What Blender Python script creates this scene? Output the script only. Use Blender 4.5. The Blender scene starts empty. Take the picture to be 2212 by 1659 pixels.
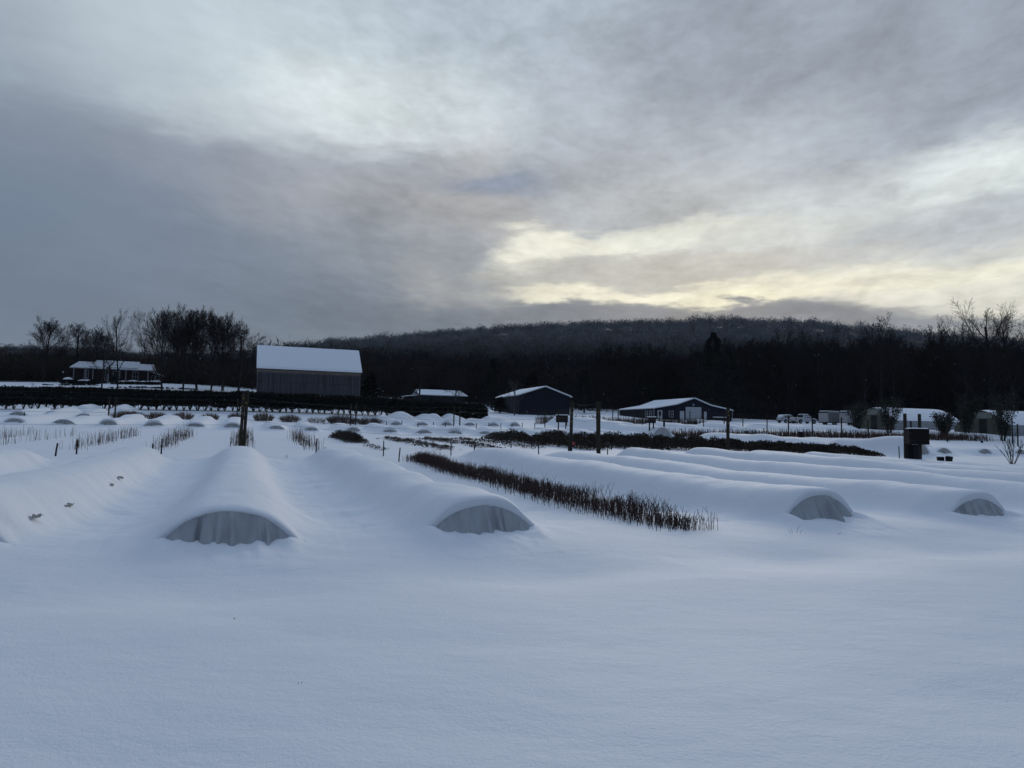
import bpy, math, random
import numpy as np
from mathutils import Vector, Matrix

random.seed(7)
RNG = np.random.default_rng(11)
R = math.radians
SC = bpy.context.scene
COL = SC.collection

# ------------------------------------------------------------------ camera
EYE = 1.6
FPX, CU, CV = 1545.0, 1106.0, 829.5          # focal length and centre on a 2212 x 1659 grid
cam_d = bpy.data.cameras.new('camera')
cam = bpy.data.objects.new('camera', cam_d)
COL.objects.link(cam)
cam_d.sensor_width = 36
cam_d.lens = 36 * FPX / 2212
cam_d.clip_end = 6000
cam_d.clip_start = 0.05
CAM_R = Matrix.Rotation(R(90 + 3.89), 3, 'X') @ Matrix.Rotation(R(0.97), 3, 'Z')
cam.matrix_world = Matrix.Translation((0, 0, EYE)) @ CAM_R.to_4x4()
SC.camera = cam
SC.view_settings.view_transform = 'Standard'
SC.view_settings.look = 'None'
SC.view_settings.exposure = 0
SC.view_settings.gamma = 1
SC.cycles.max_bounces = 6
SC.cycles.volume_bounces = 0
SC.cycles.transparent_max_bounces = 16

# ------------------------------------------------------------------ node helper
class NT:
    def __init__(s, tree):
        s.t = tree
        s.n = tree.nodes
        s.l = tree.links
    def new(s, kind, **kw):
        n = s.n.new(kind)
        for k, v in kw.items():
            setattr(n, k, v)
        return n
    def put(s, sock, v):
        if isinstance(v, bpy.types.NodeSocket):
            s.l.new(v, sock)
        else:
            sock.default_value = v
    def m(s, op, a, b=None, c=None, clamp=False):
        n = s.new('ShaderNodeMath', operation=op, use_clamp=clamp)
        for i, v in enumerate((a, b, c)):
            if v is not None:
                s.put(n.inputs[i], v)
        return n.outputs[0]
    def v(s, op, a, b=None, scale=None):
        n = s.new('ShaderNodeVectorMath', operation=op)
        s.put(n.inputs[0], a)
        if b is not None:
            s.put(n.inputs[1], b)
        if scale is not None:
            s.put(n.inputs['Scale'], scale)
        return n.outputs['Value'] if op in ('DOT_PRODUCT', 'LENGTH', 'DISTANCE') else n.outputs[0]
    def comb(s, x, y, z=0.0):
        n = s.new('ShaderNodeCombineXYZ')
        for i, q in enumerate((x, y, z)):
            s.put(n.inputs[i], q)
        return n.outputs[0]
    def sep(s, a):
        n = s.new('ShaderNodeSeparateXYZ')
        s.put(n.inputs[0], a)
        return n.outputs
    def noise(s, vec, scale, detail=4, rough=.5, dist=0.0, col=False):
        n = s.new('ShaderNodeTexNoise')
        if vec is not None:
            s.put(n.inputs['Vector'], vec)
        n.inputs['Scale'].default_value = scale
        n.inputs['Detail'].default_value = detail
        n.inputs['Roughness'].default_value = rough
        n.inputs['Distortion'].default_value = dist
        return n.outputs['Color' if col else 'Fac']
    def mix(s, f, a, b):
        n = s.new('ShaderNodeMix', data_type='RGBA')
        s.put(n.inputs[0], f)
        s.put(n.inputs[6], a)
        s.put(n.inputs[7], b)
        return n.outputs[2]
    def rng(s, x, a, b, c=0.0, d=1.0, smooth=False):
        n = s.new('ShaderNodeMapRange', clamp=True)
        if smooth:
            n.interpolation_type = 'SMOOTHSTEP'
        for i, q in enumerate((x, a, b, c, d)):
            s.put(n.inputs[i], q)
        return n.outputs[0]

def lin(r, g, b):
    f = lambda c: (c / 255 / 12.92) if c / 255 < .04045 else ((c / 255 + .055) / 1.055) ** 2.4
    return (f(r), f(g), f(b), 1.0)

def hor(u):
    return 934.5 + .017 * (u - 1106)

# ------------------------------------------------------------------ world: overcast winter evening sky
SUN_AZ, SUN_EL = 15.0, 13.0
world = bpy.data.worlds.new('World')
SC.world = world
world.use_nodes = True
w = NT(world.node_tree)
w.n.clear()
tc = w.new('ShaderNodeTexCoord').outputs['Generated']
x, y, z = w.sep(w.v('NORMALIZE', tc))
az = w.m('ARCTAN2', x, y)
el = w.m('ARCSINE', z)
elc = w.m('MAXIMUM', el, 0.0)
# cloud sheet seen in perspective: streaks flatten towards the horizon
den = w.m('ADD', elc, 0.16)
sheet = w.comb(w.m('DIVIDE', az, w.m('POWER', den, .55)), w.m('MULTIPLY', w.m('LOGARITHM', den, 2.718), 1.5), 0.0)
ang = w.comb(az, w.m('MULTIPLY', el, 1.5), 0.0)
warp = w.v('SUBTRACT', w.noise(w.v('MULTIPLY', ang, (1, 1.7, 1)), 3.2, 5, .55, col=True), (.5, .5, .5))
warp2 = w.v('SUBTRACT', w.noise(w.v('MULTIPLY', ang, (1, 2.6, 1)), 11, 5, .6, col=True), (.5, .5, .5))
P = w.v('ADD', ang, w.v('ADD', w.v('SCALE', warp, scale=.15), w.v('SCALE', warp2, scale=.065)))
# (u, v, half-width u, half-width v, tilt, weight, colour): patches of thinner and thicker cloud
BL = [
 (0, 20, 260, 90, 0, .9, (148, 158, 171)), (330, 90, 260, 90, 10, 1, (184, 194, 203)),
 (720, 165, 200, 70, 12, 1.4, (216, 222, 224)), (980, 200, 260, 60, 8, 1, (196, 203, 209)),
 (560, 30, 300, 70, 0, 1, (182, 192, 201)), (880, 70, 240, 70, 0, 1, (172, 182, 194)),
 (1180, 60, 160, 90, 0, .9, (168, 178, 190)), (560, 235, 190, 45, 6, 1, (186, 192, 198)),
 (60, 260, 260, 110, 20, 1.2, (122, 131, 146)), (40, 470, 300, 130, 0, 1.3, (104, 117, 137)),
 (380, 330, 200, 60, 8, 1, (137, 142, 156)), (430, 540, 300, 110, 0, 1.1, (118, 127, 142)),
 (200, 650, 400, 70, 0, 1.3, (102, 112, 128)), (640, 640, 260, 90, 0, 1.1, (108, 116, 130)),
 (640, 420, 200, 60, 4, 1, (146, 149, 158)), (800, 400, 170, 50, -6, 1, (154, 154, 159)),
 (760, 320, 200, 50, 0, 1, (146, 149, 160)), (1000, 300, 80, 35, -20, .8, (160, 158, 162)),
 (1040, 388, 100, 26, -15, 1.6, (126, 136, 156)), (1160, 385, 50, 26, -10, .8, (140, 146, 160)),
 (820, 540, 200, 80, 0, 1, (137, 141, 149)), (960, 460, 150, 50, 0, 1, (160, 158, 160)),
 (1250, 200, 170, 90, 0, 1, (160, 166, 178)), (1500, 120, 260, 90, 0, 1, (150, 157, 170)),
 (1850, 60, 300, 90, 0, 1, (142, 148, 161)), (2150, 180, 200, 90, 0, 1, (144, 150, 163)),
 (1700, 270, 220, 60, -6, 1, (164, 170, 180)), (1300, 320, 160, 60, 0, 1, (157, 161, 170)),
 (1450, 400, 240, 45, -3, 1, (170, 173, 178)), (1900, 380, 200, 40, -8, 1, (188, 193, 197)),
 (2130, 350, 140, 35, -6, 1.4, (216, 221, 220)), (2080, 440, 160, 30, -14, 1, (172, 177, 184)),
 (2000, 500, 200, 30, -6, .9, (176, 178, 182)), (1750, 470, 200, 28, -6, 1, (192, 194, 193)),
 (1240, 522, 110, 17, 2, 1.4, (222, 219, 206)), (1450, 500, 170, 20, -8, 1.4, (212, 213, 205)),
 (1130, 545, 60, 30, 0, 1, (222, 218, 205)), (1300, 590, 220, 20, 0, 1.1, (172, 170, 166)),
 (1600, 560, 240, 22, -3, 1.1, (182, 180, 176)), (1960, 555, 200, 26, -4, 1, (196, 195, 190)),
 (1320, 630, 190, 11, 2, 1.4, (220, 214, 196)), (1720, 618, 280, 14, 0, 1.6, (226, 221, 201)),
 (1560, 642, 150, 10, 0, 1.0, (232, 225, 200)), (1960, 575, 200, 16, 0, 1.3, (226, 221, 203)),
 (2130, 640, 180, 28, 0, 1.5, (214, 210, 200)), (1900, 601, 120, 7, -3, 1.1, (176, 172, 168)),
 (1850, 650, 120, 20, 4, 1.2, (210, 206, 194)), (1020, 640, 110, 30, 0, 1, (152, 152, 154)),
 (1080, 678, 300, 26, 2, 2.2, (106, 113, 125)), (1390, 667, 210, 15, 3, 3.2, (106, 112, 124)),
 (1700, 680, 230, 16, 4, 3.2, (107, 113, 126)), (1960, 700, 170, 15, 2, 2.2, (118, 124, 136)),
 (2150, 710, 160, 16, 0, 1.2, (160, 161, 165)), (800, 720, 300, 40, 0, 1.3, (100, 109, 123)),
 (900, 610, 60, 50, 0, 1, (158, 156, 156)),
]
acc_c = None
acc_w = None
for (bu, bv, su, sv, tilt, wt, rgb) in BL:
    a0 = math.atan((bu - CU) / FPX)
    e0 = math.atan((hor(bu) - bv) / FPX * math.cos(a0)) * 1.5
    sa, se = su / FPX * .86, sv / FPX * 1.5 * .95
    t_ = R(-tilt)
    d = w.v('SUBTRACT', P, (a0, e0, 0))
    k = (math.cos(t_), math.sin(t_))
    q = w.comb(w.v('DOT_PRODUCT', d, (k[0] / sa, k[1] / sa, 0)), w.v('DOT_PRODUCT', d, (-k[1] / se, k[0] / se, 0)))
    g = w.m('MULTIPLY', w.m('EXPONENT', w.m('MULTIPLY', w.v('DOT_PRODUCT', q, q), -1.0)), wt)
    c = w.v('SCALE', lin(*rgb)[:3], scale=g)
    acc_c = c if acc_c is None else w.v('ADD', acc_c, c)
    acc_w = g if acc_w is None else w.m('ADD', acc_w, g)
# unseen cloud beyond the patches: bright overhead, dark low behind, shaped for snow light
W0 = .015
acc_c = w.v('ADD', acc_c, w.v('SCALE', (.30, .35, .44), scale=W0))
acc_w = w.m('ADD', acc_w, W0)
front = w.v('MULTIPLY', w.v('DIVIDE', acc_c, w.comb(acc_w, acc_w, acc_w)), (1.165, 1.195, 1.18))
away = w.m('MAXIMUM', w.rng(w.m('ABSOLUTE', az), .72, 1.25, smooth=True), w.rng(el, .56, .85, smooth=True))
back = w.mix(w.rng(el, .12, 1.15, smooth=True), (.045, .07, .115, 1), (.385, .495, .70, 1))
sky_c = w.mix(away, front, back)
n1 = w.noise(sheet, 2.6, 6, .55, .4)
shr = w.v('ADD', sheet, w.comb(0.0, w.m('MULTIPLY', w.sep(sheet)[0], .10)))
n2 = w.noise(w.v('MULTIPLY', shr, (1.15, 1.0, 1)), 6.5, 7, .60, .35)
n3 = w.noise(w.v('MULTIPLY', shr, (1.1, 1.25, 1)), 20, 5, .60, .35)
calm = w.rng(az, -.62, -.05, .18, 1.0, True)
var = w.m('ADD', w.m('MULTIPLY', w.m('SUBTRACT', n1, .5), .55),
          w.m('ADD', w.m('MULTIPLY', w.m('SUBTRACT', n2, .5), .60), w.m('MULTIPLY', w.m('SUBTRACT', n3, .5), .36)))
gain = w.m('ADD', 1.0, w.m('MULTIPLY', var, w.m('MULTIPLY', calm, 1.1)))
sky_c = w.v('SCALE', sky_c, scale=gain)
ns = w.new('ShaderNodeTexSky', sky_type='NISHITA')
ns.sun_disc = False
ns.sun_elevation = R(SUN_EL)
ns.sun_rotation = R(SUN_AZ)
final = w.mix(.96, w.v('SCALE', ns.outputs[0], scale=.08), sky_c)
bg = w.new('ShaderNodeBackground')
w.put(bg.inputs[0], final)
bg.inputs[1].default_value = 1.0
w.l.new(bg.outputs[0], w.new('ShaderNodeOutputWorld').inputs[0])
world.cycles.sampling_method = 'MANUAL'
world.cycles.sample_map_resolution = 512

# ------------------------------------------------------------------ sun, veiled by the low cloud
sd = bpy.data.lights.new('sun', 'SUN')
sd.energy = 1.2
sd.angle = R(28)
sd.color = (1, .92, .80)
sun = bpy.data.objects.new('sun', sd)
COL.objects.link(sun)
sdir = Vector((math.sin(R(SUN_AZ)) * math.cos(R(SUN_EL)), math.cos(R(SUN_AZ)) * math.cos(R(SUN_EL)), math.sin(R(SUN_EL))))
sun.rotation_euler = sdir.to_track_quat('Z', 'Y').to_euler()
sun.location = (0, 0, 300)

# ------------------------------------------------------------------ pixels, farm grid and terrain
def world_at(u, v, Y):
    d = CAM_R @ Vector(((u - CU) / FPX, -(v - CV) / FPX, -1))
    k = Y / d.y
    return Vector((d.x * k, Y, EYE + d.z * k))

BED = Vector((-.3486, .9373))                 # along the beds
ROW = Vector((.9373, .3486))                  # across the beds
ORG = Vector((-3.92, 10.0))
ROW_ANG = math.atan2(ROW.y, ROW.x)

def farm(s, l):
    p = ORG + ROW * s + BED * l
    return p.x, p.y

CTRL = [(-14, -8, 0), (0, -8, 0), (14, -8, 0), (-12, 3, 0), (0, 3, 0), (12, 3, 0), (-14, 10, .02), (0, 12, 0), (14, 14, 0),
        (-8, 20, .1), (3, 22, .1), (15, 22, .06), (-20, 18, .1), (25, 20, .05), (-16, 28, .32), (-9, 29, .3), (-3, 30, .28), (3, 31, .27), (11, 33, .25), (18, 36, .3),
        (30, 38, .3), (0, -60, 0), (60, -40, 0), (-60, -40, 0), (-70, 20, .6), (70, 20, 0), (-90, 70, 3), (110, 80, 1.5)]
for (u, v, Y) in [(120, 981, 31), (513, 974, 36), (333, 971, 34.7), (6, 969, 33.5), (1233, 985, 36.5), (1293, 989, 37), (1448, 986, 38.5), (1600, 984, 41), (1975, 991, 44), (2190, 1001, 44),
                  (515, 940, 55), (187, 942, 52), (1045, 951, 60), (800, 948, 58), (1300, 958, 60), (1590, 960, 68), (1900, 968, 72), (2200, 975, 76),
                  (35, 917, 62.5), (425, 925, 68), (765, 936, 73), (1050, 942, 77), (1378, 948, 84), (1600, 948, 88), (1818, 949, 90), (2047, 953, 95), (2200, 957, 96),
                  (110, 902, 80), (275, 907, 83), (570, 912, 88), (756, 919, 92), (980, 923, 96), (1112, 924, 100), (1400, 922, 110), (1700, 930, 110),
                  (0, 883, 100), (530, 890, 108), (800, 898, 114), (1050, 909, 121), (1130, 896, 148), (1230, 898, 151), (1342, 899, 170), (1420, 906, 160), (1579, 911, 167),
                  (1700, 914, 150), (1765, 915, 150), (1800, 918, 140), (1933, 930, 115), (2115, 938, 105), (1900, 916, 150), (2212, 922, 150),
                  (170, 829, 170), (345, 829, 170), (220, 842, 150), (480, 850, 150), (20, 826, 165), (-200, 880, 100), (-200, 825, 170), (650, 862, 135), (950, 878, 185), (1267, 882, 205), (1600, 903, 215), (2100, 915, 215), (0, 815, 225), (500, 832, 215)]:
    CTRL.append(tuple(world_at(u, v, Y)))
CP = np.array(CTRL)
SMO = 6.0
def _phi(dx, dy):
    return np.sqrt(dx * dx + dy * dy + SMO * SMO)
_n = len(CP)
_A = np.zeros((_n + 3, _n + 3))
_A[:_n, :_n] = _phi(CP[:, None, 0] - CP[None, :, 0], CP[:, None, 1] - CP[None, :, 1]) - np.eye(_n) * .6
_A[:_n, _n] = 1
_A[:_n, _n + 1:] = CP[:, :2]
_A[_n:, :_n] = _A[:_n, _n:].T
_sol = np.linalg.solve(_A, np.concatenate([CP[:, 2], np.zeros(3)]))

_tab = np.random.default_rng(5).random((256, 256))
def vnoise(x, y):
    xi, yi = np.floor(x).astype(int), np.floor(y).astype(int)
    fx, fy = x - xi, y - yi
    fx, fy = fx * fx * (3 - 2 * fx), fy * fy * (3 - 2 * fy)
    a = _tab[xi & 255, yi & 255]; b = _tab[(xi + 1) & 255, yi & 255]
    c = _tab[xi & 255, (yi + 1) & 255]; d = _tab[(xi + 1) & 255, (yi + 1) & 255]
    return (a * (1 - fx) + b * fx) * (1 - fy) + (c * (1 - fx) + d * fx) * fy - .5
def fbm(x, y, o=4, g=.5):
    r = 0; a = 1
    for i in range(o):
        r = r + a * vnoise(x * 2 ** i + 17 * i, y * 2 ** i + 31 * i); a *= g
    return r

def terrain(x, y, fine=True):
    x = np.asarray(x, float); y = np.asarray(y, float)
    sh = x.shape
    xf, yf = x.ravel(), y.ravel()
    out = np.empty(len(xf))
    for i in range(0, len(xf), 40000):
        a, b = xf[i:i + 40000], yf[i:i + 40000]
        out[i:i + 40000] = _phi(a[:, None] - CP[None, :, 0], b[:, None] - CP[None, :, 1]) @ _sol[:_n] + _sol[_n] + _sol[_n + 1] * a + _sol[_n + 2] * b
    r = np.hypot(xf, yf)
    s = (xf - ORG.x) * ROW.x + (yf - ORG.y) * ROW.y
    l = (xf - ORG.x) * BED.x + (yf - ORG.y) * BED.y
    if fine:
        out = out + .07 * fbm(xf / 3.1, yf / 2.3, 3)
        out = out + .085 * fbm(s / 1.1 + 9, l / .6, 3) * np.clip((l + 1) / 3, 0, 1) * np.clip((40 - r) / 10, 0, 1) * np.where(s < 9, (.5 - .5 * np.cos(s / 3.65 * 2 * math.pi)) ** .7, .25)
        out = out + .010 * fbm(xf / .75 + 3, yf / .33, 3) * np.clip((30 - r) / 10, 0, 1)
        # wind scoop in front of the row of tunnel ends
        out = out - .17 * np.exp(-((l + 2.5) / 1.1) ** 2) * (.25 + .75 * np.exp(-((np.mod(s + 1.8, 3.65) - 1.8) / 1.2) ** 2)) * np.clip((s + 7) / 2, 0, 1)
        # hollows scoured between the front beds
        inb = np.clip((l - .5) / 3, 0, 1) * np.clip((20 - l) / 4, 0, 1)
        out = out - .15 * inb * (1 - np.cos((s) / 3.65 * 2 * math.pi)) * .5
    return out.reshape(sh)

def tz(x, y):
    return float(terrain(np.array([x]), np.array([y]))[0])

def ground_at(u, Y):
    """world point on the terrain at depth Y seen under image column u"""
    v = hor(u)
    for _ in range(5):
        p = world_at(u, v, Y)
        zz = tz(p.x, p.y)
        q = CAM_R.transposed() @ Vector((p.x, p.y, zz - EYE))
        v = CV - FPX * q.y / -q.z
    return Vector((p.x, p.y, zz))

# ------------------------------------------------------------------ materials
MATS = {}
def mat(name, col, rough=.8, var=0.0, scale=6.0, bump=0.0, bscale=None, col2=None, spec=.3, metal=0.0, stretch=None, det=5):
    if name in MATS:
        return MATS[name]
    m = bpy.data.materials.new(name)
    m.use_nodes = True
    t = NT(m.node_tree)
    b = t.n['Principled BSDF']
    b.inputs['Roughness'].default_value = rough
    b.inputs['Specular IOR Level'].default_value = spec
    b.inputs['Metallic'].default_value = metal
    oc = t.new('ShaderNodeTexCoord').outputs['Object']
    if stretch:
        oc = t.v('MULTIPLY', oc, stretch)
    col = tuple(col[:3]) + (1,)
    if var or col2:
        c2 = tuple(col2[:3]) + (1,) if col2 else tuple(c * (1 - var) for c in col[:3]) + (1,)
        f = t.rng(t.noise(oc, scale, det, .6), .32, .68)
        t.put(b.inputs['Base Color'], t.mix(f, col, c2))
    else:
        b.inputs['Base Color'].default_value = col
    if bump:
        bn = t.new('ShaderNodeBump')
        bn.inputs['Strength'].default_value = bump
        bn.inputs['Distance'].default_value = .02
        t.put(bn.inputs['Height'], t.noise(oc, bscale or scale * 4, 6, .65))
        t.l.new(bn.outputs[0], b.inputs['Normal'])
    MATS[name] = m
    return m

def snow_material(name, base, grain=1.0):
    m = bpy.data.materials.new(name)
    m.use_nodes = True
    t = NT(m.node_tree)
    b = t.n['Principled BSDF']
    b.inputs['Roughness'].default_value = .7
    b.inputs['Specular IOR Level'].default_value = .25
    geo = t.new('ShaderNodeNewGeometry').outputs['Position']
    f = t.noise(geo, .9, 6, .55)
    t.put(b.inputs['Base Color'], t.mix(f, tuple(base) + (1,), tuple(c * .96 for c in base) + (1,)))
    h = t.m('ADD', t.m('MULTIPLY', t.noise(geo, 38, 3, .7), .35),
            t.m('ADD', t.m('MULTIPLY', t.noise(t.v('MULTIPLY', geo, (1, 1.7, 1)), 3.5, 5, .6), .7),
                t.m('MULTIPLY', t.noise(geo, 130, 2, .5), .10)))
    bn = t.new('ShaderNodeBump')
    bn.inputs['Strength'].default_value = .55 * grain
    bn.inputs['Distance'].default_value = .035
    t.put(bn.inputs['Height'], h)
    t.l.new(bn.outputs[0], b.inputs['Normal'])
    MATS[name] = m
    return m

SNOW = snow_material('snow', (.76, .79, .82))
SNOWR = snow_material('roof_snow', (.82, .85, .88), .6)
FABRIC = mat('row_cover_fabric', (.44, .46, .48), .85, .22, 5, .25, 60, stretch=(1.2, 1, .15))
FABRIC2 = mat('weathered_row_cover', (.40, .40, .39), .85, .2, 6, .2, 60)
TIMBER = mat('weathered_timber', (.042, .036, .026), .9, .6, 9, .5, 30, stretch=(6, 6, .6))
STAKE = mat('dark_stake', (.012, .013, .02), .8, .3, 20)
STEM = mat('dark_stem', (.050, .027, .024), .9, .5, 5)
STEMB = mat('brown_stem', (.10, .062, .042), .9, .55, 6)
STEMD = mat('dried_stem', (.15, .12, .10), .9, .5, 6)
LEAFG = mat('dark_evergreen_leaf', (.045, .032, .022), .8, .6, 4)
LEAFH = mat('hedge_leaf', (.010, .014, .010), .8, .5, 3)
LEAFP = mat('pale_evergreen_leaf', (.020, .028, .020), .7, .5, 3)
LEAFC = mat('cedar_foliage', (.010, .012, .010), .9, .5, 3)
BARK = mat('bark', (.022, .020, .021), .95, .5, 3)
BARK2 = mat('grey_bark', (.075, .068, .066), .95, .5, 3)
TWIG = mat('twig', (.014, .012, .013), .95, .4, 2)
BLACK = mat('black_plastic', (.008, .008, .010), .6)
NAVY = mat('navy_metal_siding', (.008, .010, .024), .6, .2, 1, spec=.3)
WHITE = mat('white_paint', (.62, .64, .66), .6, .06, 2)
TRIM = mat('white_trim', (.55, .57, .60), .6, .08, 4)
GLASS = mat('dark_glass', (.010, .012, .016), .25, spec=.4)
WIRE = mat('wire', (.035, .045, .045), .6)
GREENROPE = mat('green_twine', (.02, .07, .06), .8)

# ------------------------------------------------------------------ mesh builder and object helpers
class MB:
    def __init__(s):
        s.v = []; s.f = []
    def add(s, vs, fs):
        n = len(s.v)
        s.v.extend([tuple(p) for p in vs])
        s.f.extend([tuple(i + n for i in f) for f in fs])
    def box(s, x0, y0, z0, x1, y1, z1):
        s.add([(x0, y0, z0), (x1, y0, z0), (x1, y1, z0), (x0, y1, z0), (x0, y0, z1), (x1, y0, z1), (x1, y1, z1), (x0, y1, z1)],
              [(0, 3, 2, 1), (4, 5, 6, 7), (0, 1, 5, 4), (1, 2, 6, 5), (2, 3, 7, 6), (3, 0, 4, 7)])
    def tube(s, pts, rad, n=3, cap=False):
        pts = [Vector(p) for p in pts]
        rings = []
        a = None
        for i, p in enumerate(pts):
            d = (pts[min(i + 1, len(pts) - 1)] - pts[max(i - 1, 0)])
            if d.length < 1e-9:
                d = Vector((0, 0, 1))
            d.normalize()
            if a is None:
                a = d.orthogonal().normalized()
            else:
                a = (a - d * a.dot(d))
                a = a.normalized() if a.length > 1e-6 else d.orthogonal().normalized()
            b = d.cross(a)
            r = rad[i] if isinstance(rad, (list, tuple)) else rad
            rings.append([p + (a * math.cos(2 * math.pi * k / n) + b * math.sin(2 * math.pi * k / n)) * r for k in range(n)])
        vs = [q for rg in rings for q in rg]
        fs = [(i * n + k, i * n + (k + 1) % n, (i + 1) * n + (k + 1) % n, (i + 1) * n + k) for i in range(len(rings) - 1) for k in range(n)]
        if cap:
            fs.append(tuple(range(n))[::-1])
            fs.append(tuple((len(rings) - 1) * n + k for k in range(n)))
        s.add(vs, fs)
    def prism(s, poly, y0, y1):
        """polygon in x-z extruded along y"""
        n = len(poly)
        s.add([(a, y0, b) for a, b in poly] + [(a, y1, b) for a, b in poly],
              [tuple(range(n)), tuple(range(2 * n - 1, n - 1, -1))] + [(i, i + n, (i + 1) % n + n, (i + 1) % n) for i in range(n)])
    def grid(s, arr, flip=False):
        """arr: (rows, cols, 3)"""
        r, c = arr.shape[:2]
        n = len(s.v)
        s.v.extend(map(tuple, arr.reshape(-1, 3).tolist()))
        for i in range(r - 1):
            for j in range(c - 1):
                q = (n + i * c + j, n + i * c + j + 1, n + (i + 1) * c + j + 1, n + (i + 1) * c + j)
                s.f.append(q[::-1] if flip else q)
    def mesh(s, name, m, smooth=False):
        me = bpy.data.meshes.new(name)
        me.from_pydata(s.v, [], s.f)
        me.update()
        if smooth:
            me.polygons.foreach_set('use_smooth', [True] * len(me.polygons))
        me.materials.append(m)
        return me
    def build(s, name, m, parent=None, smooth=False, bevel=0.0):
        o = bpy.data.objects.new(name, s.mesh(name, m, smooth))
        COL.objects.link(o)
        if parent is not None:
            o.parent = parent
        if bevel:
            b = o.modifiers.new('bevel', 'BEVEL')
            b.width = bevel; b.segments = 2; b.limit_method = 'ANGLE'
        return o

def np_mesh(name, verts, faces, m, smooth=False):
    """verts (n,3), faces (k,3) or (k,4) numpy"""
    me = bpy.data.meshes.new(name)
    k = faces.shape[1]
    me.vertices.add(len(verts)); me.vertices.foreach_set('co', np.ascontiguousarray(verts, np.float32).ravel())
    me.loops.add(faces.size); me.loops.foreach_set('vertex_index', np.ascontiguousarray(faces, np.int32).ravel())
    me.polygons.add(len(faces)); me.polygons.foreach_set('loop_start', np.arange(0, faces.size, k, dtype=np.int32))
    me.update(calc_edges=True)
    if smooth:
        me.polygons.foreach_set('use_smooth', np.ones(len(faces), bool))
    me.materials.append(m)
    return me

def tag(o, label=None, cat=None, group=None, kind=None):
    if label: o['label'] = label
    if cat: o['category'] = cat
    if group: o['group'] = group
    if kind: o['kind'] = kind
    return o

def thing(name, label, cat, loc, rz=0.0, group=None):
    o = bpy.data.objects.new(name, None)
    o.empty_display_size = .3
    COL.objects.link(o)
    o.location = loc
    o.rotation_euler = (0, 0, rz)
    return tag(o, label, cat, group)

def copy_tree(o, parent=None):
    c = o.copy()
    COL.objects.link(c)
    if parent is not None:
        c.parent = parent
    for ch in [q for q in KIDS.get(o.name, [])]:
        copy_tree(ch, c)
    return c
KIDS = {}
def kid(parent, ch):
    KIDS.setdefault(parent.name, []).append(ch)
    return ch

ORD = ['first', 'second', 'third', 'fourth', 'fifth', 'sixth', 'seventh', 'eighth', 'ninth', 'tenth', 'eleventh', 'twelfth', 'thirteenth', 'fourteenth', 'fifteenth', 'sixteenth', 'seventeenth', 'eighteenth', 'nineteenth', 'twentieth', 'twenty-first', 'twenty-second', 'twenty-third', 'twenty-fourth', 'twenty-fifth', 'twenty-sixth']

def ordinal(n):
    if n <= 19:
        return ORD[n - 1]
    tens = ['', '', 'twent', 'thirt', 'fort', 'fift', 'sixt', 'sevent', 'eight', 'ninet']
    if n >= 100:
        return 'one-hundredth' if n == 100 else 'hundred-and-' + ordinal(n - 100)
    t, o = divmod(n, 10)
    return tens[t] + 'ieth' if o == 0 else tens[t] + 'y-' + ORD[o - 1]
# ------------------------------------------------------------------ snow field: one sheet out to the woods
def build_ground():
    th = np.concatenate([np.linspace(-180, -62, 40)[:-1], np.linspace(-62, -42, 40)[:-1], np.linspace(-42, 42, 460), np.linspace(42, 62, 40)[1:], np.linspace(62, 180, 40)[1:-1]])
    rr = np.concatenate([[.25], np.geomspace(.6, 45, 300), np.geomspace(45.6, 250, 160)[1:]])
    T, Rr = np.meshgrid(np.radians(th), rr)
    X, Y = Rr * np.sin(T), Rr * np.cos(T)
    Z = terrain(X, Y)
    V = np.stack([X, Y, Z], -1).reshape(-1, 3)
    nr, nt = X.shape
    i, j = np.meshgrid(np.arange(nr - 1), np.arange(nt), indexing='ij')
    j2 = (j + 1) % nt
    F = np.stack([i * nt + j, i * nt + j2, (i + 1) * nt + j2, (i + 1) * nt + j], -1).reshape(-1, 4)[:, ::-1]
    o = bpy.data.objects.new('snow_field', np_mesh('snow_field', V, F, SNOW, True))
    COL.objects.link(o)
    tag(o, kind='structure')
build_ground()

# ------------------------------------------------------------------ wooded hill
RIDGE = [(-900, 745), (-300, 742), (0, 735), (60, 733), (200, 736), (350, 745), (480, 752), (600, 752), (700, 742), (850, 727), (1000, 713), (1200, 699), (1400, 692), (1550, 689), (1750, 696), (1900, 708), (2050, 727), (2212, 742), (2500, 756), (3100, 775)]
def hill_z(a, r):
    """height of the wooded hill at azimuth a (rad) and distance r"""
    u = CU + FPX * np.tan(np.clip(a, -1.2, 1.2))
    vr = np.interp(u, [q[0] for q in RIDGE], [q[1] for q in RIDGE]) + np.interp(u, [300, 620], [30, 16])
    rd = 620 + 160 * np.sin(a * 1.3 + 1.0)
    zr = EYE + (hor(u) - vr) / FPX * rd * np.cos(a)
    t = np.clip((r - 205) / (rd - 205), 0, 1.25)
    base = terrain(205 * np.sin(a), 205 * np.cos(a), False)
    s = np.where(t < 1, t ** 1.25, 1 - .9 * (t - 1))
    return base + (zr - base) * s - .4 + 1.8 * fbm(r * np.sin(a) / 60, r * np.cos(a) / 60, 3)
HILLM = mat('leaf_litter', (.014, .013, .015), .95, .5, .05)
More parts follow.
